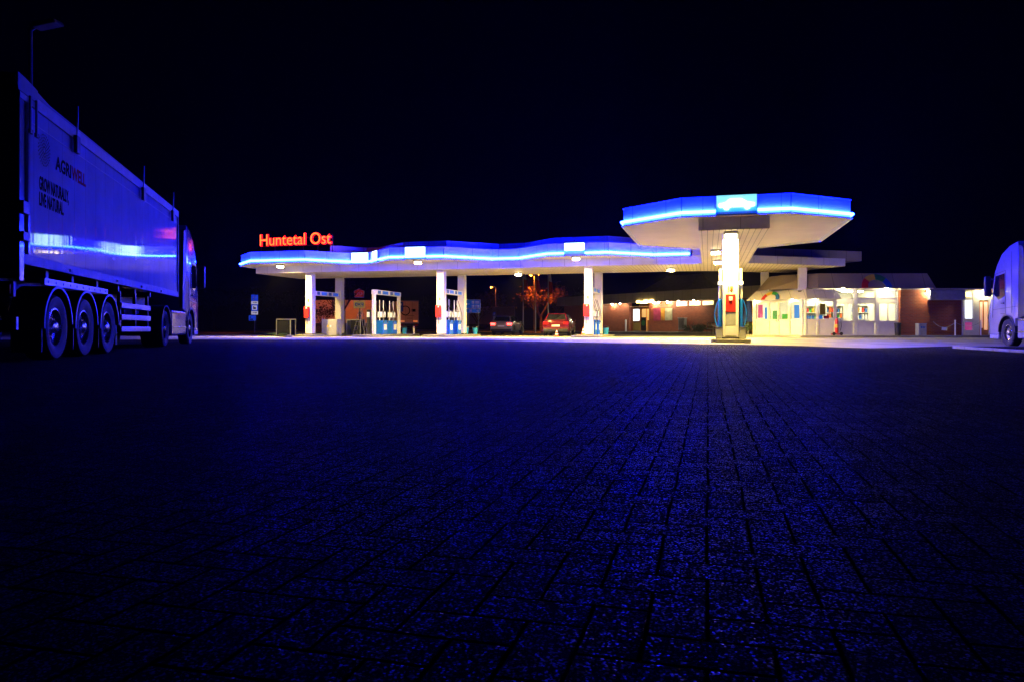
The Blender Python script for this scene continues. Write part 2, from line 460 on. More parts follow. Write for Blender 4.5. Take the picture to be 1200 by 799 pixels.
for i in range(len(GR)):
    p, q = Vector(GR[i]), Vector(GR[(i+1) % len(GR)])
    if i in (2,): continue
    n = max(1, int((q-p).length/1.0)); t = (q-p).normalized(); nn = Vector((t.y,-t.x))
    ln = (q-p).length/n
    for k in range(n):
        a = p + t*(k*ln+.012); c = p + t*((k+1)*ln-.012)
        b.prism([tuple(a+nn*.005), tuple(a+nn*.13), tuple(c+nn*.13), tuple(c+nn*.005)], 0, .115)
struct(b.build('kerb', M['kerb']))
# grass tufts
b = MB()
for i in range(5200):
    u, v = rnd.random(), rnd.random()
    y = 41 + 36*v*v; x0 = -12.6 - (y-40.4)*.43; x1 = -16.5 + (y-52)*.34 if y > 52 else -12.5 - (y-40.4)*.36
    x = x0 + (x1-x0)*u; h = .05+.09*rnd.random(); t = rnd.random()*PI; dx, dy = .02*math.cos(t), .02*math.sin(t)
    b.add([(x-dx,y-dy,.088),(x+dx,y+dy,.088),(x+.04*(rnd.random()-.5),y+.04*(rnd.random()-.5),.09+h)], [(0,1,2)])
tag(b.build('grass', M['grass']), kind='stuff')


# ------------------------------------------------------------------ station canopy
ZS0, ZS1 = 3.9, 4.32           # central slab
ZF0, ZF1 = 4.30, 4.92          # lit fascia
canopy = thing('station_canopy', 'long white filling station canopy edged with blue neon, its eight sided front jutting forward', 'canopy', SO, ROT_ST)
SLAB = [(-20.8,-.7),(6.1,-.7),(6.1,-14.1),(8.45,-14.1),(8.45,-.35),(13.7,3.0),(11.04,7.3),(6.9,4.7),(5.9,4.4),(-20.8,4.4)]
b = MB(); b.cur = 0; b.prism(SLAB, ZS0+.02, ZS1)
b.build('roof_slab', [M['white']], canopy)
def inset(poly, dd):
    n = len(poly); out = []
    for i in range(n):
        p0, p1, p2 = Vector(poly[i-1]), Vector(poly[i]), Vector(poly[(i+1) % n])
        t0 = (p1-p0).normalized(); t1 = (p2-p1).normalized()
        n0 = Vector((-t0.y, t0.x)); n1 = Vector((-t1.y, t1.x))
        m = (n0+n1); m = m/(m.dot(n0)) if abs(m.dot(n0)) > 1e-6 else n0
        out.append(tuple(p1 + m*dd))
    return out
b = MB(); b.prism(inset(SLAB, .012), ZS0, ZS0+.022); b.build('soffit', M['soffit'], canopy)
FRONT = [(-21.2,-1.6),(-19.4,-3.25),(-15.9,-3.2),(-14.0,-1.15),(-12.9,-1.0),(-10.6,-3.2),(-7.5,-3.0),(-5.4,-.85),(-3.85,-.8),(-1.74,-2.75),(1.43,-2.65),(3.58,-.82),(5.5,-.82)]
BACK = [(5.5,4.55),(3.58,4.55),(1.43,6.4),(-1.74,6.4),(-3.85,4.6),(-5.4,4.6),(-7.5,6.7),(-10.6,6.9),(-12.9,4.7),(-14,4.8),(-15.9,6.9),(-19.4,6.9),(-21.2,5.2)]
MAINP = FRONT + BACK
OCT = [(5.55,-14.8),(9.05,-14.8),(11.15,-13.0),(11.1,-6.2),(8.7,-4.2),(5.95,-4.2),(3.45,-6.4),(3.4,-13.1)]
b = MB()
b.prism(MAINP, ZS1+.003, ZS1+.13); b.prism(OCT, ZS1+.006, ZS1+.12)
b.build('wing_roof', M['softplain'], canopy)
ARM = [(8.75,1.2),(14.9,5.0),(11.6,10.2),(6.2,6.8)]
b = MB(); b.prism(ARM, ZS1+.01, ZS1+.56); lab(b.build('roof_edge', M['beige'], canopy), 'unlit beige roof edge above the shop')
def off_seg(p, q, d):
    p = Vector(p); q = Vector(q); t = (q-p).normalized(); return Vector((t.y,-t.x))*d
def fascia(path, closed, name):
    """upright panels along an outline whose outside lies to the right of travel"""
    b = MB(); n = len(path)
    for i in range(n if closed else n-1):
        p, q = Vector(path[i]), Vector(path[(i+1) % n]); t = (q-p).normalized(); o = Vector((t.y,-t.x))
        p2, q2 = p + t*.012, q - t*.012
        L_ = (q2-p2).length; k = max(1, round(L_/1.25)); st = L_/k
        for j in range(k):
            a = p2 + t*(j*st+.006); c = p2 + t*((j+1)*st-.006)
            b.prism([tuple(a+o*.02), tuple(c+o*.02), tuple(c-o*.06), tuple(a-o*.06)], ZF0, ZF1)
            # cap strip and bottom lip
        b.prism([tuple(p2+o*.05), tuple(q2+o*.05), tuple(q2-o*.08), tuple(p2-o*.08)], ZF1+.002, ZF1+.03)
        b.prism([tuple(p2+o*.10), tuple(q2+o*.10), tuple(q2+o*.021), tuple(p2+o*.021)], ZF0-.03, ZF0+.005)
    return b.build(name, M['white'], canopy)
fascia(MAINP, True, 'fascia'); fascia(OCT, True, 'fascia')
def neon(path, name='neon_tube'):
    pts = []
    n = len(path)
    for i in range(n):
        p = Vector(path[i]); os = []
        if i > 0: os.append(off_seg(path[i-1], path[i], 1))
        if i < n-1: os.append(off_seg(path[i], path[i+1], 1))
        m = sum(os, Vector((0,0))); m = m / max(.4, m.dot(os[0])) if len(os) > 1 else os[0]
        q = p + m*.085; pts.append((q.x, q.y, ZF0+.13))
    b = MB(); b.tube(pts, .046, 8); return b.build(name, M['neon'], canopy)
neon([(-21.2,1.0)] + FRONT)
neon([OCT[6], OCT[7], OCT[0], OCT[1], OCT[2], OCT[3]])
# stepped parapet behind the fascia
b = MB()
PAR = [(-15.2,-1.5),(-13.6,.1),(-12.9,.15),(-10.3,-2.0),(-7.7,-2.0),(-5.3,.3),(-3.9,.3),(-1.6,-1.7),(1.3,-1.7),(3.4,.2),(5.4,.2)]
for i in range(len(PAR)-1):
    p, q = Vector(PAR[i]), Vector(PAR[i+1]); t = (q-p).normalized(); o = Vector((t.y,-t.x))
    b.prism([tuple(p+t*.01), tuple(q-t*.01), tuple(q-t*.01-o*.1), tuple(p+t*.01-o*.1)], ZS1+.14, 5.40)
b.build('parapet', M['white'], canopy)
b = MB(); b.box(5.62,6.05,-1.0,-.72,ZF0,ZF1-.15); b.build('end_box', M['white'], canopy)
# light boxes
def light_box(p, q, t0, t1, car=False):
    p = Vector(p); q = Vector(q); d = q-p; t = d.normalized(); o = Vector((t.y,-t.x))
    A, B = p + d*t0, p + d*t1
    ang = math.atan2(t.y, t.x); Lx = (B-A).length; H = ZF1-ZF0+.05
    b = MB(); b.box(0, Lx, -.13, -.03, 0, H); 
    bx = b.build('light_box', M['grey'], canopy, loc=(A.x, A.y, ZF0-.01), rotz=ang)
    f = MB()
    f.cur = 0; f.quad((.02,-.134,H*.40),(Lx-.02,-.134,H*.40),(Lx-.02,-.134,H-.02),(.02,-.134,H-.02))
    f.cur = 1; f.quad((.02,-.134,.10),(Lx-.02,-.134,.10),(Lx-.02,-.134,H*.40),(.02,-.134,H*.40))
    f.cur = 2; f.quad((.02,-.134,.02),(Lx-.02,-.134,.02),(Lx-.02,-.134,.10),(.02,-.134,.10))
    if car:
        f.build('sign_face', [M['boxmix'], M['boxc2'], M['boxb']], bx)
        c = MB(); cx = Lx/2; z = .2
        prof = [(-.55,z+.06),(-.56,z+.17),(-.36,z+.2),(-.22,z+.32),(.16,z+.32),(.34,z+.2),(.56,z+.17),(.56,z+.06)]
        c.prism_y([(cx+x, zz) for x, zz in prof], -.16, -.14)
        for wx in (-.32,.34): c.cyl((cx+wx,-.16,z+.05),(cx+wx,-.14,z+.05),.085,seg=14)
        c.build('car_emblem', M['boxw'], bx)
    elif car is None: f.build('sign_face', [M['boxw'], M['boxc2'], M['boxb']], bx)
    else:
        f.build('sign_face', [M['boxw'], M['boxw'], M['boxc']], bx)
    return bx
M['boxmix'] = E('pale_cyan_light_box', (.25,.85,1), 1.15); M['boxc2'] = E('cyan_light_box_low', (.02,.55,1), 1.0)
light_box(FRONT[3], FRONT[4], .03, .97)
light_box(FRONT[4], FRONT[5], .25, .5)
light_box(FRONT[5], FRONT[6], .30, .68)
light_box(FRONT[9], FRONT[10], .28, .62, None)
light_box(OCT[0], OCT[1], .32, .70, True)
# columns
def column(a, bb, w, zb=.13, zt=3.905, red=None):
    c = MB(); h = w/2
    c.box(-h, h, -h, h, 0, zt-zb)
    o = c.build('column', M['column'], canopy, bevel=.04, loc=(a, bb, zb))
    k = MB(); k.box(-h-.012, h+.012, -h-.012, h+.012, .0, .06); k.build('column_base', M['dgrey'], o)
    if red:
        r = MB(); r.box(-.22+red, .10+red, -h-.14, -h-.002, 1.02, 1.72)
        rr = r.build('red_cabinet', M['red'], o, bevel=.015)
        r = MB(); r.box(-.12+red, -.01+red, -h-.004, -h-.0245, .62, 1.0); r.build('notice_plate', M['grey'], o)
        r = MB(); r.box(-.06, .03, -h-.02, -h-.002, 2.0, 2.18); r.build('orange_notice', M['orange'], o)
        r = MB(); r.sphere((-.03+red,-h-.15,1.62),.05,8,6); r.build('cabinet_plate', M['whitep'], o)
    return o
for a in (-17.4, -8.75, 0):
    column(a, 0, .46, red=-.03); column(a, 3.7, .46)
fc = column(7.2, -12.9, .56, red=None)
cr1 = column(9.75, 6.35, .46, zb=2.55); cr2 = column(11.55, 3.5, .46, zb=2.55)
# things fixed to the front column
h = .28
r = MB(); r.box(-.17,.17,-h-.03,-h-.002,.95,1.58); r.build('red_cabinet', M['red'], fc, bevel=.01)
r = MB(); r.box(-.06,.06,-h-.05,-h-.031,1.36,1.5); r.build('cabinet_plate', M['whitep'], fc)
r = MB(); r.box(-.17,.17,-h-.02,-h-.002,.48,.94); r.build('notice_plate', M['grey'], fc)
r = MB(); r.box(-.17,.17,-h-.022,-h-.002,.12,.46); r.build('base_panel', M['whitep'], fc)
r = MB()
for x0, x1, z0, z1 in ((-.09,-.05,1.72,1.86),(-.02,.02,1.72,1.86),(.02,.07,1.82,1.86),(.02,.07,1.72,1.76),(.05,.08,1.76,1.82)): r.box(x0,x1,-h-.012,-h-.002,z0,z1)
r.build('orange_notice', M['orange'], fc)
for s in (-1, 1):
    r = MB(); r.box(s*.29-.02*s, s*.29+.14*s, -.16, .16, 1.95, 2.06) if False else r.box(min(s*.285,s*.43), max(s*.285,s*.43), -.16, .16, 1.95, 2.05)
    r.build('column_lamp', M['collamp'], fc)
    r = MB(); r.box(min(s*.285,s*.40), max(s*.285,s*.40), -.2, .2, 2.06, 2.5); r.build('lamp_housing', M['column'], fc, bevel=.01)

# rooftop letters
ls = thing('rooftop_sign', 'glowing red Huntetal Ost lettering standing on the canopy roof', 'sign', ST(-19.6,-2.0,5.05), ROT_ST)
tx = text('Huntetal Ost', .97, [M['redsign'], M['redrim']], 'lettering', ls, Matrix.Translation((0,0,.40)) @ UPR, extrude=.05, offset=-.004, bevel=.028)
xs = [v.co.x for v in tx.data.vertices]; wid = max(xs)-min(xs)
TW = 4.78
for v in tx.data.vertices: v.co.x = (v.co.x-min(xs))*TW/wid
for p in tx.data.polygons: p.material_index = 0 if abs(p.normal.y) > .95 else 1
b = MB()
b.box(-.05,TW+.05,.10,.14,.34,.38); b.box(-.05,TW+.05,.10,.14,.8,.84)
for k in range(6): b.box(k*TW/5-.02, k*TW/5+.02, .06, .10, -.6, .95)
b.build('support_frame', M['dgrey'], ls)

# lamps under the canopy
LAMPS = [(-18.3,-1.9,ZS1+.0,'round canopy lamp under the far end below the red lettering'),
         (-9.3,-2.3,ZS1,'round canopy lamp below the light box by the middle pair of columns'),
         (-.35,-2.1,ZS1,'round canopy lamp below the light box beside the red car'),
         (-4.75,2.6,ZS0,'greenish round canopy lamp at the rear edge above the flagpoles'),
         (4.4,1.6,ZS0,'round canopy lamp in the boarded soffit above the brick wing'),
         (7.2,-13.5,ZS0,'round canopy lamp above the front of the big neon column'),
         (6.75,-7.5,ZS0,'round canopy lamp halfway along the boarded soffit behind the front column'),
         (6.9,-2.6,ZS0,'round canopy lamp deep behind the front column'),
         (7.6,-.2,ZS0,'round canopy lamp added unseen behind the front column to light the shop porch')]  # last lamp is added, hidden by the front column, to brighten the porch
proto = None
for a, bb, z, l in LAMPS:
    loc = ST(a, bb, z - .003)
    if proto is None:
        proto = thing('canopy_lamp', l, 'lamp', loc, ROT_ST, 'lamps under the station canopy')
        q = MB(); q.lathe([(0,0),(.24,0),(.26,-.05),(.22,-.09),(0,-.09)], seg=20); q.build('housing', M['grey'], proto, smooth=40)
        q = MB(); q.cur = 0; q.lathe([(.2,-.091),(.2,-.185),(.19,-.185),(.185,-.13)], seg=20); q.cur = 1; q.lathe([(.185,-.13),(0,-.131)], seg=20); q.build('lens', [M['lampside'], M['lampw']], proto, smooth=30)
    else: dup(proto, loc, ROT_ST, l)

# ------------------------------------------------------------------ islands, gantries, pumps
def island(a, b0, b1, hw, l):
    t = thing('pump_island', l, 'kerb island', ST(a, 0), ROT_ST, 'raised islands under the canopy')
    q = MB(); n = 8
    pts = []
    for k in range(n+1): pts.append((hw*math.cos(PI+PI*k/n), b0+.25+hw*.5*math.sin(PI+PI*k/n)))
    for k in range(n+1): pts.append((hw*math.cos(PI*k/n), b1-.25+hw*.5*math.sin(PI*k/n)))
    q.prism(pts, .0, .125); q.build('kerb', M['kerb'], t, bevel=.02)
    q = MB(); q.prism(inset(pts, .14), .126, .135); q.build('island_top', M['concrete'], t)
    return t
island(-17.4,-.8,4.9,.7,'raised concrete island at the far pair of columns with cabinets')
island(-13.1,-1.6,5.6,.75,'raised concrete island carrying the free standing gantry')
island(-8.75,-1.4,5.6,.75,'raised concrete island at the middle pair of columns')
island(0,-1.4,5.2,.8,'raised concrete island at the columns beside the red car')
island(7.2,-13.6,-11.3,.68,'short raised island of the big front column')
def gantry(a, b0, b1, posts, l):
    t = thing('pump_gantry', l, 'gantry', ST(a, 0), ROT_ST, 'gantries with blue number plates over the pumps')
    q = MB(); q.box(-.13,.13,b0,b1,2.55,2.84); q.build('beam', M['column'], t, bevel=.03)
    if posts:
        for bb in (b0+.1, b1-.1):
            q = MB(); q.box(-.1,.1,bb-.1,bb+.1,.13,2.56); q.build('post', M['column'], t, bevel=.025)
    L_ = b1-b0
    for f0, f1, dark in ((.10,.20,1),(.27,.47,0),(.56,.66,1),(.73,.93,0)):
        for s in (-1,1):
            x0, x1 = sorted((s*.131, s*.145))
            q = MB(); q.box(x0, x1, b0+L_*f0, b0+L_*f1, 2.60, 2.79); q.build('number_plate', M['signblue' if dark else 'plateblue'], t)
    return t
M['plateblue'] = E('backlit_plate_blue', (.01,.12,.75), .35, (.02,.15,.6))
gantry(-17.4,.26,3.44,False,'white gantry beam with blue plates between the far pair of columns')
gantry(-13.1,-.1,3.75,True,'free standing white gantry on two posts over the truck pumps')
gantry(-8.75,.26,3.44,False,'white gantry beam with blue plates between the middle columns')
gantry(0,.26,3.44,False,'white gantry beam with blue plates between the columns beside the red car')
def make_pump():
    t = thing('fuel_pump', '', 'fuel pump', (0,0,.135), ROT_ST, 'blue fuel pumps on the islands')
    q = MB(); q.box(-.26,.26,-.34,.34,0,.86); q.build('cabinet', M['blue'], t, bevel=.04)
    q = MB(); q.box(-.265,.265,-.20,.20,.28,.62); lab(q.build('price_panel', M['whitep'], t), 'white panel on the blue cabinet')
    q = MB(); q.box(-.19,.19,-.2,.2,1.0,1.42); d = q.build('head', M['grey'], t, bevel=.03)
    q = MB()
    for s in (-1,1):
        x0, x1 = sorted((s*.191, s*.198)); q.box(x0,x1,-.16,.16,1.06,1.36)
    q.box(-.15,.15,-.208,-.2015,1.06,1.36)
    q.build('display', M['display'], d)
    for yy in (-.27,.27):
        q = MB(); q.cyl((0,yy,.85),(0,yy,2.1),.035,seg=8); q.build('hose_mast', M['column'], t, smooth=40)
        q = MB(); pts = []
        for k in range(14):
            u = k/13; pts.append((.06+.26*math.sin(PI*u), yy+.04*math.sin(2*PI*u), 2.05-1.35*math.sin(PI*.62*u)))
        q.tube(pts, .018, 6); hs = q.build('hose', M['black'], t, smooth=60)
        e = pts[-1]
        q = MB(); q.box(e[0]-.02,e[0]+.16,e[1]-.02,e[1]+.02,e[2]-.03,e[2]+.03); q.cyl((e[0]+.15,e[1],e[2]),(e[0]+.27,e[1],e[2]-.1),.012,seg=6)
        q.build('nozzle', M['grey'], hs)
    return t
pump = make_pump()
for i, (a, bb, l) in enumerate([(-13.1,1.05,'blue truck pump under the free standing gantry, front one'),
                    (-13.1,2.5,'blue truck pump under the free standing gantry, rear one'),
                    (-8.75,1.0,'blue fuel pump right behind the middle front column'),
                    (-8.75,2.5,'blue fuel pump by the middle rear column'),
                    (0,1.0,'blue fuel pump behind the column beside the red car'),
                    (0,2.4,'blue fuel pump at the rear column beside the red car')]):
    loc = ST(a, bb, .135)
    if i == 0: pump.location = loc; pump['label'] = l
    else: dup(pump, loc, ROT_ST, l)
# pumps on both sides of the front column
def side_pump(s, l):
    t = thing('side_pump', l, 'fuel pump', ST(7.2+s*.36,-12.75,.135), ROT_ST, 'slim pumps beside the front column')
    q = MB(); q.box(-.07,.07,-.3,.3,.36,1.42); q.build('cabinet', M['blue'], t, bevel=.05)
    q = MB(); q.box(-.06,.06,-.25,.25,1.422,1.9); q.build('head', M['column'], t, bevel=.03)
    q = MB(); q.tube([(s*(.07+.12*math.sin(PI*k/12)), -.32, 1.35-1.0*k/12) for k in range(13)], .02, 6); q.build('hose', M['blue'], t, smooth=60)
    return t
side_pump(-1,'slim blue pump with a hose loop, on the lorry-and-lettering side of the front column')
side_pump(1,'slim blue pump with a hose loop, on the shop side of the front column')
for s, l in ((-1,'grey waste bin below the slim pump facing the red car'),(1,'grey waste bin below the slim pump facing the shop')):
    t = thing('waste_bin', l, 'bin', ST(7.2+s*.41,-13.1,.135), ROT_ST)
    q = MB(); q.box(-.11,.11,-.11,.11,0,.38); q.build('body', M['grey'], t, bevel=.02)
    q = MB(); q.box(-.12,.12,-.12,.12,.381,.42); q.build('lid', M['dgrey'], t, bevel=.01)
# buckets
bk = None
for a, bb, l in ((-13.1,4.6,'blue water bucket at the rear end of the gantry island'),(-8.75,4.5,'blue water bucket behind the middle rear column'),
              (-8.2,4.7,'second blue bucket at the tip of the middle island, brighter one away from the column'),(0.35,4.5,'blue bucket behind the columns beside the red car')):
    if bk is None:
        bk = thing('bucket', l, 'bucket', ST(a,bb,.135), 0, 'blue buckets on the islands')
        q = MB(); q.lathe([(0,0),(.13,0),(.17,.4),(.155,.4),(.12,.03),(0,.03)], seg=16); q.build('pail', M['lblue'], bk, smooth=40)
        q = MB(); q.tube([(.165*math.cos(PI*k/10),0,.4+.12*math.sin(PI*k/10)) for k in range(11)], .008, 5); q.build('handle', M['steel'], bk)
    else: dup(bk, ST(a,bb,.135), 0, l)
# cabinets at the far island
t = thing('electric_cabinet', 'grey double door electric cabinet with warning stickers between the far columns', 'cabinet', ST(-16.5,1.0,.02), ROT_ST)
q = MB(); q.box(-.55,.55,-.3,.3,0,1.05); q.build('body', M['grey'], t, bevel=.02)
for s in (-1,1):
    q = MB(); q.box(.02*s if s>0 else -.5, .5 if s>0 else -.02, -.325,-.302,.06,.98); d = q.build('door', M['grey'], t, bevel=.008)
    q = MB(); q.box(s*.1-.05,s*.1+.05,-.334,-.327,.55,.68); lab(q.build('warning_sticker', M['yellow' if s<0 else 'whitep'], d), 'yellow warning sticker' if s<0 else 'white warning sticker')
for a, bb, l in ((-18.55,-.9,'glazed grey frame locker left of the far column with the red cabinet'),(-15.3,1.9,'glazed grey frame locker between electric cabinet and rear far column')):
    t = thing('display_locker', l, 'locker', ST(a,bb,.02), ROT_ST)
    q = MB()
    for x in (-.5,.45):
        for y in (-.3,.25): q.box(x,x+.05,y,y+.05,0,1.0)
    q.box(-.5,.5,-.3,.3,1.001,1.06); q.box(-.44,.44,-.28,.24,.04,.08)
    q.build('frame', M['steel'], t)
    q = MB(); q.box(-.44,.44,-.29,-.28,.09,.99); q.box(-.44,.44,.28,.29,.09,.99); q.build('pane', M['dglass'], t)
# stepladder-like hose rack beside the gantry
t = thing('step_ladder', 'grey folding step ladder leaning open beside the free standing gantry', 'ladder', ST(-13.75,-.35,.14), ROT_ST)
q = MB()
for s in (-1,1):
    q.cyl((-.45,s*.2,0),(-.05,s*.16,1.5),.02,seg=6); q.cyl((.3,s*.2,0),(-.03,s*.16,1.5),.02,seg=6)
q.build('rails', M['dgrey'], t)
q = MB()
for k in range(1,6):
    z = k*.25; x = -.45+.4*z/1.5; q.box(x-.06,x+.06,-.19,.19,z,z+.025)
q.build('steps', M['dgrey'], t)
t = thing('air_post', 'slim dark air and water post beside the gantry front post', 'air post', ST(-13.55,.25,.135), ROT_ST)
q = MB(); q.box(-.12,.12,-.1,.1,0,1.5); q.build('body', M['dgrey'], t, bevel=.03)
q = MB(); q.box(-.09,.09,-.115,-.102,1.05,1.35); q.build('gauge', M['display'], t)
t = thing('marker_post', 'short pale marker post at the rear tip of the gantry island', 'post', ST(-12.6,5.0,.13), ROT_ST)
q = MB(); q.cyl((0,0,0),(0,0,.5),.06,seg=10); q.build('shaft', M['whitep'], t, smooth=40)
q = MB(); q.cyl((0,0,.42),(0,0,.46),.064,seg=10); q.build('band', M['red'], t)
# traffic cones
t = None
for px, Y, z, l in ((652.5,43.6,.004,'orange and white traffic cone standing behind the red car'),(683.6,40.2,.135,'orange and white traffic cone on the island at the column')):
    if t is None:
        t = thing('traffic_cone', l, 'traffic cone', at(px,Y,z), 0, 'traffic cones by the red car')
        q = MB(); q.box(-.16,.16,-.16,.16,0,.03); q.build('base', M['orange'], t, bevel=.01)
        q = MB(); q.cur=0; q.lathe([(.12,.03),(.095,.12)],seg=16); q.cur=1; q.lathe([(.095,.12),(.075,.2)],seg=16); q.cur=0; q.lathe([(.075,.2),(.055,.28)],seg=16); q.cur=1; q.lathe([(.055,.28),(.04,.35)],seg=16); q.cur=0; q.lathe([(.04,.35),(.025,.42),(0,.425)],seg=16)
        q.build('cone', [M['orange'], M['whitep']], t, smooth=40)
    else: dup(t, at(px,Y,z), .4, l)

# ------------------------------------------------------------------ vehicles
WM = {}
def wheel(parent, x, y, z, r, w, side, truck=True):
    """side: -1 = outer face towards local -y"""
    key = (r, w, side, truck)
    if key not in WM:
        q = MB(); h = w/2; rr = r*.6
        q.lathe([(rr,-h*.8),(r*.8,-h),(r*.95,-h*.92),(r,-h*.7),(r,h*.7),(r*.95,h*.92),(r*.8,h),(rr,h*.8),(rr,-h*.8)], axis='y', seg=32)
        for k in range(4): 
            yy = (-.45+.3*k)*h; q.lathe([(r*1.001,yy-.01),(r*1.004,yy),(r*1.001,yy+.01)], axis='y', seg=32)
        ty = q.build('wheel', M['rubber'], None, smooth=35)
        q = MB(); q.cur = 0
        s = side; o = s*h*.78
        if truck:
            q.lathe([(rr*1.01,o),(rr*.93,o*1.02),(rr*.88,o*.55),(rr*.62,o*.35),(rr*.5,o*.62),(rr*.47,o*.62)], axis='y', seg=32)
            q.lathe([(rr*.36,o*.6),(rr*.33,o*1.05),(rr*.2,o*1.2),(0,o*1.22)], axis='y', seg=20)
            q.lathe([(rr*.48,o*.6),(rr*.34,o*.6)], axis='y', seg=20)
            for k in range(10):
                t = 2*PI*k/10; c, sn = math.cos(t), math.sin(t)
                q.cyl((rr*.42*c,o*.6,rr*.42*sn),(rr*.42*c,o*.85,rr*.42*sn),.017,seg=6)
            q.cur = 1
            for k in range(10):
                t = 2*PI*(k+.5)/10; c, sn = math.cos(t), math.sin(t)
                q.cyl((rr*.74*c,o*.30,rr*.74*sn),(rr*.74*c,o*.475,rr*.74*sn),rr*.085,seg=10)
        else:
            q.lathe([(rr*1.01,o),(rr*.92,o*1.02),(rr*.88,o*.5)], axis='y', seg=24)
            q.lathe([(rr*.2,o*.9),(0,o*.95)], axis='y', seg=12)
            for k in range(5):
                t = 2*PI*k/5; c, sn = math.cos(t), math.sin(t); 
                q.add([(rr*.9*c-rr*.1*sn,o*.85,rr*.9*sn+rr*.1*c),(rr*.9*c+rr*.1*sn,o*.85,rr*.9*sn-rr*.1*c),(rr*.15*c+rr*.12*sn,o*.92,rr*.15*sn-rr*.12*c),(rr*.15*c-rr*.12*sn,o*.92,rr*.15*sn+rr*.12*c)], [(0,1,2,3)])
            q.cur = 1; q.lathe([(rr*.9,o*.45),(0,o*.45)], axis='y', seg=24)
        rm = q.build('rim', [M['alloy'], M['black']], ty, smooth=30)
        ty.parent = parent; ty.location = (x,y,z)
        WM[key] = ty
        return ty
    src = WM[key]
    return dup(src, (x,y,z), parent=parent)
def arc_guard(cx, cz, r, y0, y1, a0, a1, th=.03, n=14):
    q = MB()
    pts = [(cx+r*math.cos(R(a0+(a1-a0)*k/n)), cz+r*math.sin(R(a0+(a1-a0)*k/n))) for k in range(n+1)]
    pts2 = [(cx+(r-th)*math.cos(R(a0+(a1-a0)*k/n)), cz+(r-th)*math.sin(R(a0+(a1-a0)*k/n))) for k in range(n+1)]
    q.prism_y(pts + pts2[::-1], y0, y1)
    return q
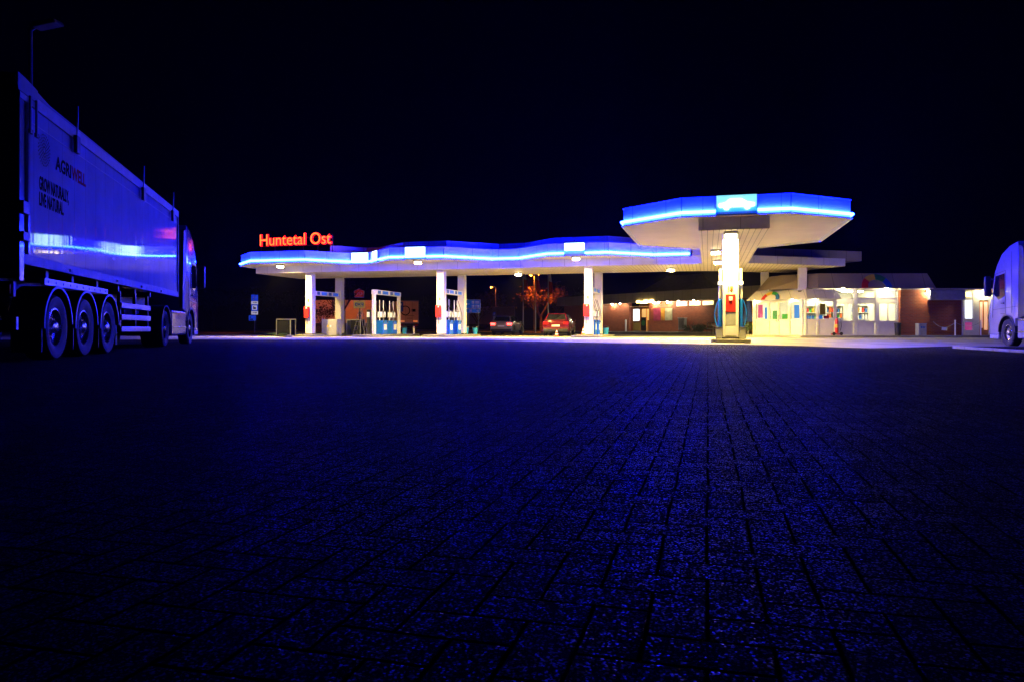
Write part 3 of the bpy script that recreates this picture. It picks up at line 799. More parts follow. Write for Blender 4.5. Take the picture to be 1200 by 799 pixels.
def tractor(root, xf, skirt=True):
    X = lambda x: xf + x
    wx, dx, wr = -1.38, -5.0, .5
    prof = [(0,.42),(.0,.95),(-.02,1.5),(-.10,1.68),(-.42,2.72),(-.62,3.02),(-1.0,3.38),(-1.6,3.62),(-2.22,3.72),(-2.22,1.02),(-1.98,1.0)]
    for k in range(11):
        t = R(0 + 180*k/10); prof.append((wx+.62*math.cos(PI-t)*-1, .5+.62*math.sin(t))) if False else None
    arch = [(wx-.62*math.cos(R(180*k/10)), .5+.62*math.sin(R(180*k/10))) for k in range(11)]   # from rear to front
    prof = prof + arch + [(wx+.62,.42)]
    q = MB(); q.prism_y([(X(x), z) for x, z in prof], -1.24, 1.24)
    q.build('cab', M['truckw'], root, bevel=.07, smooth=40, seg=3)
    # windscreen, visor, side glass, doors
    q = MB(); q.add([(X(-.102+.012),-1.08,1.74),(X(-.102+.012),1.08,1.74),(X(-.40+.012),1.02,2.64),(X(-.40+.012),-1.02,2.64)], [(0,1,2,3)])
    q.build('windscreen', M['dglass'], root)
    q = MB(); q.box(X(-.42),X(-.16),-1.1,1.1,2.74,2.80); q.build('sun_visor', M['black'], root, bevel=.015)
    for s in (-1,1):
        y0, y1 = sorted((s*1.241, s*1.249))
        q = MB(); q.prism_y([(X(-.34),1.95),(X(-.52),2.6),(X(-1.22),2.66),(X(-1.22),1.82),(X(-.75),1.72)], y0, y1); q.build('side_window', M['dglass'], root)
        # door outline and seams
        q = MB(); y0, y1 = sorted((s*1.2405, s*1.246))
        for (xa, za, xb, zb) in ((-.26,1.05,-.30,1.93),(-.30,1.93,-.50,2.68),(-.50,2.68,-1.28,2.76),(-1.28,2.76,-1.28,1.18),(-1.28,1.18,-.9,1.2),(-.26,1.35,-2.2,1.44),(-1.75,1.2,-1.75,3.4)):
            d = Vector((xb-xa, zb-za)).normalized(); n_ = Vector((-d.y,d.x))*.009
            q.prism_y([(X(xa)+n_.x,za+n_.y),(X(xb)+n_.x,zb+n_.y),(X(xb)-n_.x,zb-n_.y),(X(xa)-n_.x,za-n_.y)], y0, y1)
        q.build('door_seam', M['black'], root)
        q = MB(); y0, y1 = sorted((s*1.242, s*1.275)); q.box(X(-1.2),X(-.98),y0,y1,1.55,1.60); q.build('door_handle', M['black'], root, bevel=.01)
        # mirror
        q = MB(); y0, y1 = sorted((s*1.28, s*1.5)); q.box(X(-.30),X(-.10),y0,y1,1.85,2.62); mi = q.build('mirror', M['black'], root, bevel=.05)
        q = MB(); q.cyl((X(-.4),s*1.2,2.5),(X(-.2),s*1.4,2.5),.03,seg=8); q.cyl((X(-.25),s*1.2,1.95),(X(-.2),s*1.4,1.95),.03,seg=8); q.build('mirror_arm', M['black'], mi)
        # headlight, step panels, fairing behind the cab
        q = MB(); y0, y1 = sorted((s*.75, s*1.16)); q.box(X(-.06),X(.015),y0,y1,.72,.92); q.build('headlight', M['glassy'], root, bevel=.02)
        q = MB(); y0, y1 = sorted((s*1.1, s*1.246)); q.box(X(-.74),X(-.04),y0,y1,.28,.418); q.build('bumper_corner', M['grey'], root, bevel=.02)
        q = MB(); y0, y1 = sorted((s*1.14, s*1.235)); q.prism_y([(X(-2.235),1.0),(X(-2.235),3.6),(X(-2.55),3.5),(X(-2.75),1.1)], y0, y1); q.build('side_fairing', M['black'], root, bevel=.02)
        q = MB(); y0, y1 = sorted((s*.7, s*1.22)); q.box(X(-4.25),X(-2.1),y0,y1,.30,1.02); lab(q.build('side_skirt', M['truckw'], root, bevel=.05), 'pale smooth skirt panel over the fuel tank')
        q = MB(); y0, y1 = sorted((s*1.222, s*1.25)); 
        q.box(X(-4.2),X(-2.2),y0,y1,.93,.99); q.box(X(-4.2),X(-2.2),y0,y1,.52,.56); q.build('skirt_trim', M['alloy'], root, bevel=.008)
        arc_guard(X(dx), .5, .63, *sorted((s*.62, s*1.22)), 12, 172).build('mudguard', M['dgrey'], root, smooth=40)
        arc_guard(X(wx), .5, .66, *sorted((s*1.15, s*1.262)), 2, 178, .05).build('wheel_arch', M['black'], root, smooth=40)
        wheel(root, X(wx), s*1.07, wr, wr, .32, s)
        wheel(root, X(dx), s*.92, wr, wr, .58, s)
        q = MB(); y0, y1 = sorted((s*.62,s*1.0)); q.box(X(-6.12),X(-6.05),y0,y1,.72,.86); q.build('tail_lamp', M['taildim'], root, bevel=.01)
        q = MB(); q.cyl((X(-.8),s*1.0,3.42),(X(-.66),s*1.0,3.42),.07,seg=10); q.build('roof_lamp', M['glassy'], root)
    q = MB(); q.box(X(-.02),X(.022),-1.0,1.0,1.0,1.5)
    for k in range(4): q.box(X(.024),X(.032),-.98,.98,1.04+k*.115,1.11+k*.115)
    q.build('grille', M['black'], root, bevel=.005)
    q = MB(); q.box(X(-.7),X(.03),-1.09,1.09,.26,.41); q.build('bumper', M['grey'], root, bevel=.03)
    q = MB(); q.box(X(-6.1),X(-1.2),-.42,-.34,.72,1.0); q.box(X(-6.1),X(-1.2),.34,.42,.72,1.0)
    for xx in (-6.0,-4.4,-2.8): q.box(X(xx),X(xx+.1),-.34,.34,.76,.96)
    q.cyl((X(dx),-.8,.5),(X(dx),.8,.5),.11,seg=10); q.cyl((X(wx),-.95,.5),(X(wx),.95,.5),.07,seg=10)
    q.cyl((X(-4.8),0,1.02),(X(-4.8),0,1.1),.48,seg=20)
    q.build('chassis', M['dgrey'], root)
M['railgrey'] = P('dull_rail', (.2,.2,.23), .6, metal=.3, var=.2)
M['glassy'] = P('lamp_glass', (.6,.62,.65), .08, var=.05, metal=.6)

# --- articulated lorry at the left
hd = Vector((-.2505,.968,0)); lf = Vector((-.968,-.2505,0))
rc = Vector((-6.91,10.13,0)) + lf*1.275
rotL = math.atan2(hd.y, hd.x)
lorry = thing('articulated_lorry', 'articulated lorry with a tall AGRIWELL aluminium trailer glowing blue in the neon light', 'lorry', rc, rotL)
TL, TW2, TZ0, TZ1 = 11.4, 1.275, 1.46, 3.86
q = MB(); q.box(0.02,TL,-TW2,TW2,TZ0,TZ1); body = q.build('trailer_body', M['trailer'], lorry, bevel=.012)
q = MB()
for s in (-1,1):
    y0, y1 = sorted((s*(TW2+.001), s*(TW2+.035)))
    q.box(-.0,TL+.02,y0,y1,TZ1-.13,TZ1+.05)
    y0, y1 = sorted((s*(TW2+.001), s*(TW2+.03))); q.box(0,TL+.02,y0,y1,TZ0-.05,TZ0+.10)
    q.box(TL-.05,TL+.02,y0,y1,TZ0+.101,TZ1-.131)
q.build('body_rail', M['railgrey'], lorry, bevel=.008)
for s in (-1,1):
    q = MB(); y0, y1 = sorted((s*(TW2+.0005), s*(TW2+.006))); q.prism_y([(.4,TZ1-.36),(TL-.06,TZ1-.31),(TL-.06,TZ1-.298),(.4,TZ1-.345)], y0, y1); q.build('cover_rope', M['steel'], lorry)
q = MB()
for s in (-1,1):
    y0, y1 = sorted((s*(TW2+.002), s*(TW2+.05)))
    q.box(-.06,.10,y0,y1,TZ0-.30,TZ1-.14)
    q.box(.26,.33,y0,y1,TZ0+.101,TZ1-.14)
q.build('rear_post', M['truckw'], lorry, bevel=.01)
q = MB(); q.cyl((-.04,-TW2-.02,TZ1+.1),(-.04,TW2+.02,TZ1+.1),.09,seg=12)
for s in (-1,1):
    q.prism_y([(-.1,TZ1-.04),(-.1,TZ1+.2),(.2,TZ1+.19),(.62,TZ1+.15),(.62,TZ1-.04)], *sorted((s*(TW2+.036),s*(TW2+.046))))
q.prism_y([(-.1,TZ1+.06),(-.1,TZ1+.14),(.2,TZ1+.19),(1.15,TZ1+.09),(TL,TZ1+.06),(TL,TZ1+.01)], -TW2-.03, TW2+.03)
q.build('tarpaulin_cover', M['tarp'] if 'tarp' in M else P('blue_grey_tarpaulin', (.05,.055,.09), .5, var=.2), lorry, smooth=40)
for u in (.30,.53):
    for s in (-1,1):
        q = MB(); q.box(u-.02,u+.02,*sorted((s*(TW2+.047),s*(TW2+.07))),TZ1-.50,TZ1-.02); q.box(u-.05,u+.05,*sorted((s*(TW2+.046),s*(TW2+.08))),TZ1-.56,TZ1-.501); q.build('cover_strap', M['black'], lorry)
for u in (2.3,7.0,10.4):
    q = MB()
    for s in (-1,1):
        q.box(u-.09,u+.09,*sorted((s*(TW2+.036),s*(TW2+.10))),TZ1-.38,TZ1-.08)
    br = q.build('clamp', M['black'], lorry, bevel=.015)
    q = MB()
    for s in (-1,1): q.cyl((u,s*(TW2+.07),TZ1-.1),(u-.02,s*(TW2+.09),TZ1+.42),.016,.010,seg=6)
    q.build('tarp_rod', M['steel'], br)
# rear doors and lights
q = MB()
for s in (-1,1):
    q.box(-.03,.015,*sorted((s*.01,s*1.2)),TZ0+.02,TZ1-.05)
q.build('rear_door', M['lorryw'], lorry, bevel=.01)
q = MB()
for yy in (-.9,-.3,.3,.9): q.cyl((-.05,yy,TZ0-.1),(-.05,yy,TZ1-.1),.02,seg=6)
q.build('lock_bar', M['steel'], lorry)
for yy in (-1.36,1.36):
    for z0, z1 in ((2.1,2.28),(1.72,1.85)):
        q = MB(); q.box(-.1,.14,yy-.03,yy+.03,z0,z1); q.build('hinge', M['black'], lorry, bevel=.01)
for s in (-1,1):
    q = MB(); q.box(-.04,.02,*sorted((s*.72,s*1.2)),.98,1.12); q.build('tail_lamp', M['taildim'], lorry, bevel=.01)
    q = MB(); q.box(-.02,.06,*sorted((s*1.20,s*1.27)),.48,.66); q.build('marker_lamp', M['whitep'], lorry)
q = MB(); q.box(-.02,.1,-1.2,1.2,.5,.62); q.box(.02,.12,-1.22,1.22,.94,1.16); q.build('bumper_bar', M['dgrey'], lorry, bevel=.01)
q = MB(); q.box(.1,TL-.2,-.5,-.4,1.0,1.40); q.box(.1,TL-.2,.4,.5,1.0,1.40)
for u in (.2,1.3,2.5,3.9,5.4,6.8,8.3): q.box(u,u+.12,-1.2,1.2,1.28,1.40)
for u in (1.75,3.2,4.65): q.cyl((u,-1.0,.52),(u,1.0,.52),.08,seg=10)
q.box(7.2,7.35,.55,.7,.05,1.1); q.box(7.2,7.35,-.7,-.55,.12,1.1)
q.build('chassis', M['dgrey'], lorry)
for s in (-1,1):
    q = MB(); q.box(1.2,4.6,*sorted((s*1.16,s*1.22)),1.18,1.28); lab(q.build('lashing_rail', M['steel'], lorry), 'perforated steel rail above the trailer wheels')
    q = MB()
    for k in range(10): q.cyl((1.35+k*.34,s*1.221,1.23),(1.35+k*.34,s*1.228,1.23),.022,seg=8)
    q.build('rail_hole', M['black'], lorry)
    for u in (1.75,3.2,4.65):
        wheel(lorry, u, s*1.03, .52, .52, .40, s)
        arc_guard(u, .52, .66, *sorted((s*.75,s*1.235)), 4, 182, .03).build('mudguard', M['dgrey2'] if 'dgrey2' in M else M['dgrey'], lorry, smooth=40)
        arc_guard(u, .52, .668, *sorted((s*1.236,s*1.25)), 4, 182, .045).build('mudguard_lip', M['grey'], lorry, smooth=40)
        q = MB(); q.box(u-.68,u-.66,*sorted((s*.8,s*1.22)),.14,.52); q.build('mud_flap', M['black'], lorry)
    # side guard
    for z in (.42,.68,.93):
        q = MB(); q.box(5.55,8.2,*sorted((s*1.2,s*1.245)),z,z+.12); q.build('side_guard_rail', M['steel'], lorry, bevel=.015)
    for u in (5.6,6.9,8.1):
        q = MB(); q.box(u,u+.08,*sorted((s*1.13,s*1.195)),.42,1.3); q.build('side_guard_post', M['dgrey'], lorry)
    q = MB(); q.box(8.4,8.9,*sorted((s*.95,s*1.2)),.62,1.0) if False else None
    for u in (2.05,4.85,6.9,9.0): 
        q = MB(); q.box(u,u+.1,*sorted((s*(TW2+.031),s*(TW2+.045))),TZ0-.02,TZ0+.03); q.build('marker_lamp', M['taildim'] if u > 9 else M['glassy'], lorry)
# lettering on the trailer side facing the station (local -y)
def side_text(s, u, z, cap, width, mat, name='lettering', pre=None):
    sz = cap/.73
    o = text(s, sz, mat, name, lorry, Matrix.Translation((u, -TW2-.003, z)) @ UPR, extrude=.001, offset=.010)
    xs = [v.co.x for v in o.data.vertices]; a = min(xs); ww = max(xs)-a
    for v in o.data.vertices: v.co.x = u + (v.co.x-a)*width/ww
    return o
M['ink'] = P('dark_ink', (.006,.006,.008), .85, spec=.05, var=.05); M['inkred'] = P('red_ink', (.35,.03,.03), .85, spec=.05, var=.05); M['inkg'] = P('grey_green_ink', (.03,.04,.04), .85, spec=.05, var=.1)
side_text('AGRI', 1.48, 3.04, .22, .74, M['ink']); lab(side_text('WELL', 2.24, 3.04, .22, .76, M['inkred']), 'dark red WELL lettering')
side_text('GROW NATURALLY,', .80, 2.60, .20, 1.3, M['ink']); side_text('LIVE NATURAL.', .80, 2.36, .20, 1.06, M['ink'])
q = MB(); ex, ez = 1.0, 3.22
for ri in range(5):
    rr = .24-.045*ri; nn = 26-4*ri
    for k in range(nn):
        t = 2*PI*(k+.5*(ri % 2))/nn; c, s_ = math.cos(t), math.sin(t); d = .018
        q.add([(ex+rr*c-d*s_, -TW2-.004, ez+rr*s_+d*c),(ex+(rr-.03)*c, -TW2-.004, ez+(rr-.03)*s_),(ex+rr*c+d*s_, -TW2-.004, ez+rr*s_-d*c),(ex+(rr+.012)*c, -TW2-.004, ez+(rr+.012)*s_)], [(0,1,2,3)])
lab(q.build('emblem', M['inkg'], lorry), 'round dotted flower emblem')
tractor(lorry, 15.2)
# --- white tractor at the right
hR = R(11)
hv = Vector((math.sin(hR), math.cos(hR), 0)); rv = Vector((math.cos(hR), -math.sin(hR), 0))
wpos = at(1179.5, 26.3, -.16)
rt = thing('truck_tractor', 'white lorry with a rounded cab standing by the low kerb island near the shop', 'lorry', wpos + hv*1.38 + rv*1.25, math.atan2(hv.y, hv.x))
WM.clear()
tractor(rt, 0)
q = MB(); q.box(-12,-2.9,-1.275,1.275,1.1,3.7); q.build('trailer_body', M['lorryw'], rt, bevel=.02)
for u in (-8.2,-9.6,-11):
    for s in (-1,1): wheel(rt, u, s*1.03, .5, .5, .4, s)
lab(children(rt)[0], 'white cab with rounded roof')
# kerb island in front of it
k0 = Vector((14.8,24.4,-.165))
isl = thing('kerb_island', 'low island of pale kerb stones in front of the white lorry tractor', 'kerb island', k0, -hR)
q = MB()
for k in range(9):
    q.box(0,.22,-(k+1)*1.0+.012,-k*1.0-.012,0,.085)
for k in range(4): q.box(.232+k*1.0,.232+k*1.0+.976,-.22,0,0,.085)
q.build('kerb', M['kerb'], isl, bevel=.02)
q = MB(); q.box(.235,4.1,-8.9,-.235,0,.075); q.build('island_top', M['pavers'], isl)

# --- cars
def make_car(name, label, loc, rot, paint, lamp, plate=True, scale=1.0):
    WM.clear()
    t = thing(name, label, 'car', loc, rot); t.scale = (scale,)*3
    Lh = 2.08; hw = .87
    def arch(cx, n=8, r=.36): return [(cx-r*math.cos(PI*k/n), .31+r*math.sin(PI*k/n)) for k in range(n+1)]
    prof = [(-Lh,.38),(-Lh-.03,.62),(-Lh+.02,.95),(-1.9,1.02),(.75,.98),(1.7,.88),(2.02,.72),(2.08,.5),(2.05,.26)]
    prof += [(x, z) for x, z in arch(1.28)[::-1]] + [(x, z) for x, z in arch(-1.28)[::-1]] + [(-2.0,.26)]
    q = MB(); q.prism_y(prof, -hw, hw); q.build('body', paint, t, bevel=.07, smooth=45, seg=3)
    # greenhouse
    bo = [(-1.98,1.0),(.85,.98)]; tp = [(-1.55,1.47),(.05,1.47)]
    b_, t_ = .80, .60
    q = MB(); q.add([(-1.98,-b_,.97),(.9,-b_,.95),(.9,b_,.95),(-1.98,b_,.97),(-1.6,-t_,1.48),(0.0,-t_,1.48),(0.0,t_,1.48),(-1.6,t_,1.48)],
        [(3,2,1,0),(4,5,6,7),(0,1,5,4),(1,2,6,5),(2,3,7,6),(3,0,4,7)])
    q.build('roof', paint, t, bevel=.06, smooth=45, seg=3)
    def lerp(p, q_, f): return tuple(a+(c-a)*f for a, c in zip(p, q_))
    def pane(p0, p1, p2, p3, nrm, nm, m=None, inset_=.08):
        c = [lerp(lerp(p0,p1,u), lerp(p3,p2,u), v) for u, v in ((inset_,.14),(1-inset_,.14),(1-inset_,.86),(inset_,.86))]
        n = Vector(nrm).normalized()*.014
        w_ = MB(); w_.add([tuple(Vector(x)+n) for x in c], [(0,1,2,3)]); w_.build(nm, m or M['dglass'], t)
    pane((-1.98,b_,.97),(-1.98,-b_,.97),(-1.6,-t_,1.48),(-1.6,t_,1.48),(-.8,0,.6),'rear_window')
    pane((.9,-b_,.95),(.9,b_,.95),(0,t_,1.48),(0,-t_,1.48),(.53,0,.9),'windscreen')
    for s in (-1,1):
        pane((-1.98,s*b_,.97),(-.55,s*b_,.96),(-.75,s*t_,1.48),(-1.6,s*t_,1.48),(0,s*.93,.36),'side_window')
        pane((-.55,s*b_,.96),(.9,s*b_,.95),(0,s*t_,1.48),(-.75,s*t_,1.48),(0,s*.93,.36),'side_window')
        q = MB(); q.box(-2.125,-2.0,*sorted((s*.48,s*.84)),.74,.92); q.build('tail_light', lamp, t, bevel=.02)
        q = MB(); q.box(1.88,2.07,*sorted((s*.5,s*.82)),.6,.74); q.build('headlight', M['glassy'], t, bevel=.02)
        q = MB(); q.box(.45,.62,*sorted((s*.86,s*1.02)),.95,1.08); q.build('mirror', paint, t, bevel=.03)
        for x in (-1.28,1.28): wheel(t, x, s*.78, .32, .32, .2, s, False)
    q = MB(); q.box(-2.13,-2.08,-.26,.26,.62,.73); q.build('number_plate', M['whitep'], t)
    q = MB(); q.box(-2.15,-2.0,-.8,.8,.27,.46); q.build('bumper', M['black'], t, bevel=.03)
    q = MB(); q.box(-1.3,1.3,-.7,.7,.18,.3); q.build('underbody', M['black'], t)
    return t
make_car('red_car', 'dark red hatchback parked under the canopy beside the pump columns', at(656,49.0,.004), R(90-11), M['carred'], M['taildim'])
make_car('grey_car', 'grey car with both tail lights lit, driving off behind the red car', at(595,58,.004), R(90-14), M['cargrey'], M['tail'])
# far lorries lit by the street lamps
def far_lorry(label, loc, rot, L_, cab=True, roundel=False):
    t = thing('box_lorry', label, 'lorry', loc, rot, 'lorries parked beyond the forecourt')
    q = MB(); q.box(-L_,0,-1.27,1.27,1.15,4.0); q.build('cargo_box', M['lorryw'], t, bevel=.03)
    q = MB()
    for s in (-1,1): q.box(-L_-.02,-L_+.06,*sorted((s*1.2,s*1.285)),1.1,4.02)
    q.box(-L_-.02,-L_+.06,-1.19,1.19,3.92,4.02); q.box(-L_-.02,-L_+.06,-1.19,1.19,1.1,1.2); q.build('door_frame', M['steel'], t)
    for s in (-1,1):
        q = MB(); q.box(-L_-.035,-L_-.002,*sorted((s*.015,s*1.18)),1.22,3.9); d = q.build('rear_door', M['lorryw'], t)
        q = MB(); q.cyl((-L_-.05,s*.45,1.25),(-L_-.05,s*.45,3.88),.025,seg=6); q.build('lock_bar', M['steel'], d)
        q = MB(); q.box(-L_-.045,-L_-.037,*sorted((s*.55,s*1.1)),1.32,1.5); q.build('reflector', M['amber'], d)
        q = MB(); q.box(-L_-.04,-L_+.02,*sorted((s*.75,s*1.2)),.84,.98); q.build('tail_lamp', M['taildim'], t)
    if roundel:
        q = MB()
        q.lathe([(.5,-.0),(.58,-.01),(.62,0)], c=(-L_-.05,.45,2.75), axis='x', seg=28); q.build('ring_emblem', M['ink'], t)
        q = MB(); q.box(-L_-.05,-L_-.045,-.85,-.35,2.6,2.95); q.box(-L_-.05,-L_-.045,-.7,.5,2.05,2.1); q.box(-L_-.05,-L_-.045,-.5,.3,1.75,1.8); q.build('door_print', M['ink'], t)
    q = MB(); q.box(-L_+.1,.2,-.5,.5,.8,1.14); q.box(-L_,-L_+.1,-1.2,1.2,.5,.62); q.build('chassis', M['dgrey'], t)
    for x in ((-L_+1.6,-L_+2.9,-L_+4.2) if L_ > 8 else (-L_+1.6,)):
        for s in (-1,1): wheel(t, x, s*1.03, .5, .5, .4, s)
    if cab:
        q = MB(); q.prism_y([(.35,.4),(2.5,.4),(2.5,1.6),(2.2,2.7),(1.7,3.4),(.35,3.6)], -1.24, 1.24); q.build('cab', M['truckw'], t, bevel=.07, smooth=40)
        for s in (-1,1):
            q = MB(); q.prism_y([(1.3,1.8),(2.3,1.8),(2.05,2.5),(1.3,2.5)], *sorted((s*1.241,s*1.25))); q.build('side_window', M['dglass'], t)
            wheel(t, 1.4, s*1.07, .5, .5, .32, s)
        q = MB(); q.add([(2.51,-1.05,1.68),(2.51,1.05,1.68),(2.215,1,2.66),(2.215,-1,2.66)], [(0,1,2,3)]); q.build('windscreen', M['dglass'], t)
    return t
WM.clear()
far_lorry('long pale box lorry standing broadside, orange in the street light, behind the yellow price sign', at(441,92), R(4), 8.6, False)
far_lorry('pale lorry with closed rear doors towards the station, behind the gantry', at(461.5,101.5)+Vector((.6,0,0)), R(107), 9.6, True, True)
far_lorry('low dim reddish lorry parked broadside between gantry and middle columns', at(539,120), R(176), 9.0, True)

# ------------------------------------------------------------------ shop building
SX, SY, SZ = 16.3, 40.5, .12
shop = thing('shop_building', 'station shop with white framed glazing, glazed corner porch and brown mansard roof', 'shop', (SX,SY,SZ), 0)
def Lx(px, y=0): return (px-600)*(SY+y)/F - SX
# sidewalk
b = MB(); SW = [(13.0,44.5),(15.6,39.2),(40,39.2),(40,60),(20,60)]
b.prism(SW, 0, .12); struct(b.build('sidewalk', M['concrete'], bevel=.015))
b = MB(); TR = [(3.5,76),(13.2,58),(15.2,46),(30,46),(30,90),(3.5,90)]
b.prism(TR, 0, .24) if False else b.prism([(3.5,74),(14.6,52.5),(14.2,45.2),(19.5,60.3),(30,60.3),(30,90),(3.5,90)], 0, .22); struct(b.build('terrace', M['concrete'], bevel=.015))
Y1 = .25
def frame_window(x0, x1, z0, z1, y, parent, nm='window', fw=.06, mull=0, mtx=None, m=None, glass=None):
    q = MB(); q.M = mtx or Matrix()
    q.box(x0,x0+fw,y-.04,y+.05,z0,z1); q.box(x1-fw,x1,y-.04,y+.05,z0,z1)
    q.box(x0+fw,x1-fw,y-.04,y+.05,z0,z0+fw); q.box(x0+fw,x1-fw,y-.04,y+.05,z1-fw,z1)
    for k in range(mull):
        xm = x0+(x1-x0)*(k+1)/(mull+1); q.box(xm-.025,xm+.025,y-.035,y+.045,z0+fw,z1-fw)
    f = q.build(nm, m or M['frame'], parent)
    q = MB(); q.M = mtx or Matrix(); q.box(x0+fw,x1-fw,y-.004,y+.004,z0+fw,z1-fw); q.build('pane', glass or M['glass'], f)
    return f
XA, XB = Lx(978,Y1), Lx(1055,Y1)
bays = [(979.2,1000.2),(1004,1025.6),(1029.2,1051.6)]
# main facade: posts, rails, infill panels
q = MB()
edges = [XA] 
for a, c in bays: edges += [Lx(a,Y1), Lx(c,Y1)]
edges.append(XB)
for i in range(0, len(edges), 2):
    if edges[i+1]-edges[i] > .01: q.box(edges[i]+.001, edges[i+1]-.001, Y1-.05, Y1+.1, 0, 2.52)
q.box(XA,XB,Y1-.06,Y1+.1,2.521,2.60)
for a, c in bays:
    x0, x1 = Lx(a,Y1), Lx(c,Y1)
    q.box(x0,x1,Y1-.02,Y1+.06,1.80,2.06); q.box(x0,x1,Y1-.03,Y1+.07,.68,.76); q.box(x0,x1,Y1-.03,Y1+.06,0,.07)
q.build('facade_frame', M['frame'], shop)
for a, c in bays:
    x0, x1 = Lx(a,Y1)+.002, Lx(c,Y1)-.002
    q = MB(); q.box(x0+.04,x1-.04,Y1,Y1+.04,.072,.678); q.build('infill_panel', M['panelw'], shop, bevel=.008)
    lab(frame_window(x0,x1,2.062,2.519,Y1,shop,fw=.04), 'transom window glowing warm')
    frame_window(x0,x1,.762,1.798,Y1,shop,fw=.045,mull=1 if a > 1020 else 0)
q = MB(); q.box(Lx(979.2,Y1)+.03,Lx(979.2,Y1)+.07,Y1-.1,Y1-.021,.55,.9); q.build('door_handle', M['dgrey'], shop)
# interior of the shop
q = MB(); xr = Lx(1055)
q.box(XA-1.7,xr,5.2,5.3,0,2.6); q.box(XA-1.7,xr,Y1+.12,5.2,-.02,.0); q.box(XA-1.7,xr,Y1+.12,5.2,2.61,2.66); q.box(xr-.08,xr-.001,Y1+.12,5.2,0,2.6)
q.build('interior', M['whitep'], shop)
for k, (x, y) in enumerate(((2.4,1.4),(4.3,1.4),(2.4,3.4),(4.3,3.4),(.8,2.6))):
    q = MB(); q.box(x-.6,x+.6,y-.15,y+.15,2.56,2.6); q.build('ceiling_panel', M['ceil'], shop)
# brick parts
BX1 = Lx(1087)
for xa, xb, ya, zt in ((xr+.001,BX1,0,2.52),(BX1+.001,Lx(1128.5),.12,2.519),(Lx(1163),Lx(1230),0,2.518)):
    q = MB(); q.box(xa,xb,ya,.4,0,zt); q.build('brick_wall', M['brick'], shop)
q = MB(); q.box(BX1+.002,Lx(1128.5),-.25,.11,1.95,2.5); lab(q.build('canopy_box', M['grey'], shop, bevel=.02), 'grey boxed awning beside the corner lamp')
q = MB(); q.box(Lx(1090),Lx(1166),-.32,.5,2.525,2.60); q.box(xr,Lx(1090),-.08,.5,2.525,2.60); q.build('eaves', M['beige'], shop)
# glazed part at the far right
XD0, XD1 = Lx(1129), Lx(1162.5)
q = MB()
for a in (1128.6,1140.4,1145.5,1159):
    w_ = .12 if a != 1140.4 else .24
    q.box(Lx(a),Lx(a)+w_,.02,.14,0,2.5)
q.box(XD0+.12,XD1-.05,.03,.13,2.42,2.5); q.box(XD0+.12,XD1-.05,.03,.13,1.95,2.12)
q.box(XD0+.12,Lx(1140.4),.03,.13,.72,.92); q.box(XD0+.12,Lx(1140.4),.03,.13,0,.28)
q.build('facade_frame', M['frame'], shop)
for a, c, z0, z1, mm, l in ((1131.5,1140.2,.93,1.94,'screen','window with a bright white lit poster'),(1131.5,1140.2,.285,.715,'poster1','low window with a pink lit display'),(1131.5,1140.2,2.125,2.415,'warmwin','transom window lit orange'),(1148.5,1158.8,2.125,2.415,'warmwin','transom window over the door')):
    q = MB(); q.box(Lx(a)+.02,Lx(c)-.02,.07,.09,z0,z1); lab(q.build('window', M[mm], shop), l)
q = MB(); q.box(Lx(1148.3),Lx(1159)-.002,.06,.10,.01,1.94); d = lab(q.build('door', M['wood'], shop), 'open wooden door lit amber')
q = MB(); q.box(Lx(1149.2),Lx(1152),.045,.058,.4,1.85); q.box(Lx(1154),Lx(1157.8),.045,.058,.3,1.85); q.build('pane', M['orangewin'], d)
q = MB(); q.box(Lx(1157.9),Lx(1158.4),.01,.043,.9,1.15); q.build('handle', M['black'], d)
# mansard roof
def mansard(pts_b, pts_t, z0, z1, name, mat, parent, th=.06):
    q = MB(); n = len(pts_b)
    vb = [(x,y,z0) for x,y in pts_b]; vt = [(x,y,z1) for x,y in pts_t]
    q.add(vb+vt, [(i,i+1,n+i+1,n+i) for i in range(n-1)] )
    return q, n
q, n = mansard([(Lx(905)+.2,3.2),(Lx(900)+.5,1.2),(Lx(958),-.02),(Lx(1097),-.02),(Lx(1100),6.5)], [(Lx(925),3.2),(Lx(928)+.1,1.8),(Lx(962),.38),(Lx(1091),.38),(Lx(1093),6.5)], 2.605, 3.47, 'mansard', None, shop)
q.add([(Lx(925),3.2,3.47),(Lx(928)+.1,1.8,3.47),(Lx(962),.38,3.47),(Lx(1091),.38,3.47),(Lx(1093),6.5,3.47)], [(0,1,2,3,4)])
q.build('mansard_roof', M['beige2'], shop)
def rainbow(parent, mtx, Rr, th, name='arch_emblem', n=7):
    o = None
    e_ = bpy.data.objects.new(name, None)
    q = MB(); q.M = mtx
    for ci in range(4):
        q.cur = ci
        pts_o, pts_i = [], []
        for k in range(n+1):
            t = PI - PI*(ci+k/n)/4
            pts_o.append((Rr*math.cos(t), Rr*math.sin(t))); pts_i.append(((Rr-th)*math.cos(t), (Rr-th)*math.sin(t)))
        q.prism_y(pts_o + pts_i[::-1], -.03, .0)
    bpy.data.objects.remove(e_)
    return lab(q.build(name, [M['red'], M['yellow'], M['green'], M['signblue']], parent), 'arch emblem in red, yellow, green and blue')
slope = math.atan2(.40,.865)
rainbow(shop, Matrix.Translation((Lx(1027.5), -.045, 2.63)) @ Matrix.Rotation(-slope, 4, 'X'), .85, .34)
